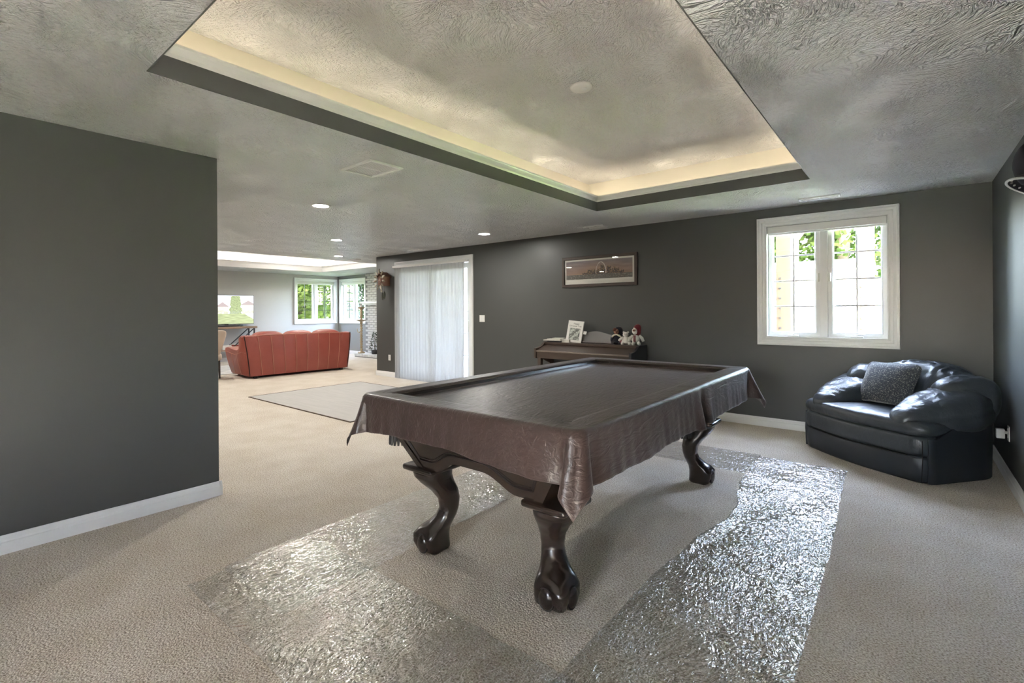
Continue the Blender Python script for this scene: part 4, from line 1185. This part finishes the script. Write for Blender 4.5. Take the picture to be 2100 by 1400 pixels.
bw = thing('red_dish', 'red glazed dish on the console shelf', 'dish', (-13.93, 5.46, .335))
bm = NB(); lathe(bm, [(.05, 0), (.06, .02), (.14, .10), (.155, .13), (.150, .13), (.13, .10), (.02, .03)], 24); obj('bowl', bm, 'red_glaze', bw, True)
bm = NB(); lathe(bm, [(.156, .122), (.160, .130), (.156, .138)], 24); obj('rim', bm, 'paper', bw, True)
bb = tag(obj('storage_box', (lambda q: (bx(q, -.10, .10, -.11, .11, 0, .11, .008), q)[1])(NB()), 'paper'), 'small white box on the console shelf beside the red dish', 'box'); bb.location = (-13.93, 5.18, .335)

# brick fireplace on the far wall
fp = thing('brick_fireplace', 'white painted brick fireplace with mantel shelf', 'fireplace', (-11.35, YW, 0))
bm = NB(); bx(bm, -1.15, 1.15, -.13, 0, .10, H); bmF = bm; obj('mortar_backing', bm, 'mortar', fp)
bm = NB(); bx(bm, -.098, .098, -.012, .012, -.029, .029, .004, 1); bo = obj('brick', bm, 'brick_white', fp); bme = bo.data
first = True; cnt = 0
for rrow in range(34):
    z = .135+rrow*.0685
    off = 0 if rrow % 2 else .103
    for k in range(12):
        x = -1.15+.10+off+k*.206
        if x > 1.06 or (abs(x) < .5 and z < .85): continue
        if x > -.55 and cnt > 295: continue
        if first: o = bo; first = False
        else: o = bpy.data.objects.new('brick', bme); COL.objects.link(o); o.parent = fp
        o.location = (x, -.137+random.uniform(-.003, .003), z); cnt += 1
        if cnt >= 298: break
    if cnt >= 298: break
bm = NB(); bx(bm, -.45, .45, -.152, -.12, .10, .80); obj('firebox', bm, 'espresso_groove', fp)
bm = NB(); bx(bm, -1.24, 1.24, -.30, 0, 1.545, 1.605, .008); bx(bm, -1.20, 1.20, -.24, 0, 1.505, 1.547, .006); obj('mantel_shelf', bm, 'trim_white', fp)
bm = NB(); bx(bm, -1.17, 1.17, -.50, -.152, 0, .075); hr = obj('hearth', bm, 'mortar', fp)
for k in range(30):
    xx = -1.13+k*.078
    bm = NB(); bx(bm, xx-.034, xx+.034, -.52, -.15, .02, .095, .005, 1); obj('hearth_brick', bm, 'brick_white', hr)
# tall candle stand
cd = thing('candle_stand', 'tall tiered gilt candle stand on the fireplace hearth', 'candle stand', (-12.415, 8.27, .0965))
cd.location.y = 8.27
pr_ = [(.10, 0), (.105, .02), (.06, .045), (.035, .07)]
z = .07
for k in range(11):
    pr_ += [(.024, z), (.042, z+.022), (.045, z+.045), (.024, z+.075)]; z += .078
bm = NB(); lathe(bm, pr_+[(.03, z)], 18); obj('turned_stem', bm, 'gilt', cd, True)
bm = NB(); lathe(bm, [(.03, z-.01), (.06, z), (.15, z+.035), (.155, z+.045), (.06, z+.05), (.035, z+.08), (.03, z+.12), (.045, z+.16), (.028, z+.20), (.040, z+.26), (.025, z+.30), (.04, z+.34)], 8); obj('drip_tray', bm, 'gilt', cd, True)
bm = NB(); lathe(bm, [(.03, z+.33), (.05, z+.36), (.11, z+.40), (.115, z+.415), (.03, z+.425)], 8); obj('candle_cup', bm, 'gilt', cd, True)
bm = NB(); lathe(bm, [(.028, z+.42), (.028, z+.50)], 12); obj('candle', bm, 'paper', cd)
bm = NB(); tube(bm, [(-.04, -.02, .62), (-.12, -.02, .60), (-.17, -.02, .66), (-.17, -.02, .72)], .012, 6); obj('side_hook', bm, 'gilt', cd, True)
# small potted tree on the hearth
pl = thing('potted_tree', 'small dark potted plant on the fireplace hearth', 'plant', (-11.80, 8.30, .0965))
bm = NB(); lathe(bm, [(.07, 0), (.09, .02), (.10, .12), (.09, .12), (.02, .10)], 16); obj('pot', bm, 'pot_dark', pl, True)
bm = NB(); tube(bm, [(0, 0, .1), (.01, 0, .55)], [.012, .006], 6); obj('stem', bm, 'bark', pl)
random.seed(5)
bm = NB()
for k in range(260):
    zz = random.uniform(.12, .62); rr = .17*(1-(zz-.12)/.56)+.02; a = random.uniform(0, 2*pi); r = rr*random.uniform(.3, 1)
    p = Vector((r*cos(a), r*sin(a), zz)); d = Vector((cos(a+random.uniform(-1, 1)), sin(a+random.uniform(-1, 1)), random.uniform(-.3, .5))).normalized()*.035; s = d.orthogonal().normalized()*.014
    bm.faces.new([bm.verts.new(q) for q in (p-s*.2, p+d*.5+s, p+d, p+d*.5-s)])
o = obj('foliage', bm, 'leaf_dark', pl); o['kind'] = 'stuff'

# ================================================================== OUTSIDE
bm = NB(); bx(bm, -60, 60, -60, 60, -.6, -.55); structure(obj('ground', bm, 'grass'), 'grass ground outside')
bm = NB(); bx(bm, -6, 6, -12, YN-T, -.2, -.03); structure(obj('bounce_slab', bm, 'patio'), 'unseen pale slab added outside the near wall to bounce light in')  # added out of view as a reflector for the ceiling
bm = NB(); bx(bm, -8.2, 3.5, YB+T, 8.9, -.2, -.02); structure(obj('patio', bm, 'patio'), 'pale concrete patio outside the door')
bm = NB(); bx(bm, -8.2, 12, 10.6, 45, -.5, 1.62); bx(bm, .2, 12, 8.9, 10.6, -.5, .6); structure(obj('upper_yard', bm, 'grass'), 'raised grass yard')
bm = NB(); bx(bm, XC+T, XC+T+.04, YB+T, YW+T+.3, -.3, 3.0); structure(obj('wall_exterior', bm, 'brick_white'), 'white brick outer wall beside the patio')
dk = thing('shade_deck', 'unseen tan timber deck added to shade the patio door', 'deck', (-5.9, YB+T, 2.80))  # added overhead to cut the sky light on the curtain
for k in range(18):
    bm = NB(); bx(bm, -2.2, 3.0, .02+k*.145, .02+k*.145+.138, .16, .19); obj('deck_board', bm, 'tan_lumber', dk)
for k in range(12):
    bm = NB(); bx(bm, -2.2+k*.46, -2.16+k*.46, .02, 2.6, 0, .16); obj('joist', bm, 'tan_lumber', dk)
bm = NB(); bx(bm, -2.25, 3.05, 2.6, 2.64, -.02, .19); obj('rim_board', bm, 'tan_lumber', dk)
bm = NB(); bx(bm, XW, XE, YN-T, YB+T, 3.05, 8.0); bx(bm, XW, XC+T, YB+T, YW+T, 3.05, 8.0)
loft(bm, [[Vector((x, YN-.7, 8.0)), Vector((x, (YN+YW)/2, 11.5)), Vector((x, YW+.7, 8.0))] for x in (XW-.4, XE+.4)])
structure(obj('shade_storey', bm, 'siding'), 'unseen upper storey and gable roof added to shade the yard')  # added block above the rooms, keeps the sun off the yard
bm = NB(); bx(bm, -27, XW-.3, -6, 3.0, -.5, 6.5); loft(bm, [[Vector((x, -6.4, 6.5)), Vector((x, -1.5, 10.0)), Vector((x, 3.4, 6.5))] for x in (-27.4, XW-.3)])
structure(obj('shade_wing', bm, 'siding'), 'unseen side wing added to shade the trees by the television wall')  # added block out of view, keeps the sun off the far trees
st = thing('garden_steps', 'white outdoor steps rising from the window to the yard', 'steps', (-1.5, 9.0, 0))
for k in range(10):
    z1_ = .17*(k+1); y = .17*k
    bm = NB(); bx(bm, -1.3, 1.12, y, y+.17, max(-.5, z1_-.17), z1_-.03); obj('riser', bm, 'white_paintwood', st)
    bm = NB(); bx(bm, -1.3, 1.12, y-.03, y+.17, z1_-.03, z1_, .004); obj('tread', bm, 'white_paintwood', st)
bm = NB(); bx(bm, 1.12, 1.20, -.2, 1.9, -.5, 1.0); obj('side_wall', bm, 'white_paintwood', st)
def deck_post(x, y, w, z0_, z1_, label, bolts=True, arm=None):
    t = thing('deck_post', label, 'post', (x, y, z0_), 0, 'tan wooden deck posts')
    bm = NB(); bx(bm, -w/2, w/2, -w/2, w/2, 0, z1_-z0_, .006); obj('timber', bm, 'tan_lumber', t)
    if bolts:
        for k in range(9):
            bm = NB(); lathe(bm, [(.014, 0), (.014, .01)], 8, (-w*.22, -w/2-.002, .6+k*.15), Matrix.Rotation(pi/2, 3, 'X')); obj('bolt', bm, 'steel_bolt', t)
    if arm:
        bm = NB(); tube(bm, [(0, 0, z1_-z0_-.75), (arm, 0, z1_-z0_-.1)], .05, 4); obj('brace', bm, 'tan_lumber', t)
    return t
deck_post(-1.435, 8.35, .20, -.02, 3.3, 'broad tan wooden post outside beside the white steps', True)
deck_post(-1.66, 10.8, .09, 1.62, 3.4, 'slim tan wooden post with brace beyond the white steps', False, .45)
deck_post(-.452, 8.62, .20, -.02, 2.62, 'tan wooden post with bolts outside at the step side wall', True)
hb = thing('hot_tub', 'hot tub with pale sky-tinted cover and grey lattice skirt in the yard', 'hot tub', (-1.9, 13.4, 1.62))
bm = NB(); bx(bm, -1.0, 1.3, -.9, .9, 0, .55, .02); obj('shell', bm, 'grey_lattice', hb)
bm = NB(); bx(bm, -1.05, 1.35, -.95, .95, .55, .66, .03); obj('cover_edge', bm, 'white_paintwood', hb)
bm = NB(); loft(bm, [[Vector((x, -.95, .66)), Vector((x, 0, .82)), Vector((x, .95, .66))] for x in (-1.05, 1.35)]); obj('cover_top', bm, 'tub_sky_tint', hb)
def tree(x, y, z0_, hgt, rad, m, label, n=2600, seed=0, leaf=.16, conif=False):
    rnd = random.Random(seed)
    t = thing('tree', label, 'tree', (x, y, z0_), 0, 'trees outside the windows')
    bm = NB(); tube(bm, [(0, 0, 0), (.1*rad, 0, hgt*.4), (0, .05*rad, hgt*.8)], [.07*rad+.06, .05*rad+.04, .03], 9); obj('trunk', bm, 'bark', t, True)
    bm = NB()
    blobs = [(rnd.uniform(-.55, .55)*rad, rnd.uniform(-.55, .55)*rad, hgt*(.12+.78*q/13), rad*rnd.uniform(.42, .62)) for q in range(14)]
    for k in range(n):
        if conif:
            f = rnd.random()**1.3; rr = rad*(1-f)*(0.75+.25*cos(f*60)); a = rnd.uniform(0, 2*pi); r = rr*rnd.uniform(.5, 1)
            p = Vector((r*cos(a), r*sin(a), hgt*(.04+.96*f)-.15*r))
        else:
            bxx = blobs[rnd.randrange(14)]; v = Vector((rnd.gauss(0, 1), rnd.gauss(0, 1), rnd.gauss(0, 1))).normalized()*bxx[3]*rnd.uniform(.55, 1)**.5
            p = Vector(bxx[:3])+v
        d = Vector((rnd.uniform(-1, 1), rnd.uniform(-1, 1), rnd.uniform(-1, .6))).normalized()*leaf*rnd.uniform(.6, 1.2); s = d.orthogonal().normalized()*leaf*.38
        bm.faces.new([bm.verts.new(q) for q in (p, p+d*.5+s, p+d, p+d*.5-s)])
    o = obj('foliage', bm, m, t, recalc=False); o['kind'] = 'stuff'
    return t
tree(-4.3, 17.6, 1.6, 5.5, 2.1, 'leaf_green', 'leafy green tree behind the hot tub, on the brace side', 4200, 1, .22)
tree(.9, 18.2, 1.6, 5.2, 2.1, 'leaf_dark', 'dark leafy tree behind the bolted tan post', 4200, 2, .22)
tree(-1.6, 17.4, 1.6, 5.8, 2.2, 'leaf_green', 'tall leafy tree in the middle behind the hot tub', 4600, 3, .22)
tree(-18.6, 9.6, -.5, 5.0, 1.9, 'leaf_bright', 'bright yellow-green tree outside the television wall window', 5000, 4, .20)
tree(-18.3, 12.6, -.5, 7.5, 1.9, 'leaf_dark', 'conical fir outside the television wall window', 6000, 5, .18, True)
tree(-23.5, 12.6, -.5, 8.0, 3.0, 'leaf_green', 'broad green tree farthest outside the television wall window', 5000, 6, .30)
tree(-19.8, 16.2, -.5, 7.5, 2.4, 'leaf_green', 'green tree outside between the two far windows', 5000, 7, .24)
tree(-16.6, 14.4, -.5, 7.0, 1.8, 'leaf_dark', 'dark fir outside the fireplace wall window', 6000, 8, .16, True)
tree(-14.2, 17.6, -.5, 7.0, 2.6, 'leaf_bright', 'bright green tree outside the fireplace wall window', 5000, 9, .24)
tree(.25, 9.75, 1.0, .55, .40, 'leaf_dark', 'low dark shrub outside by the step side wall', 900, 10, .06)
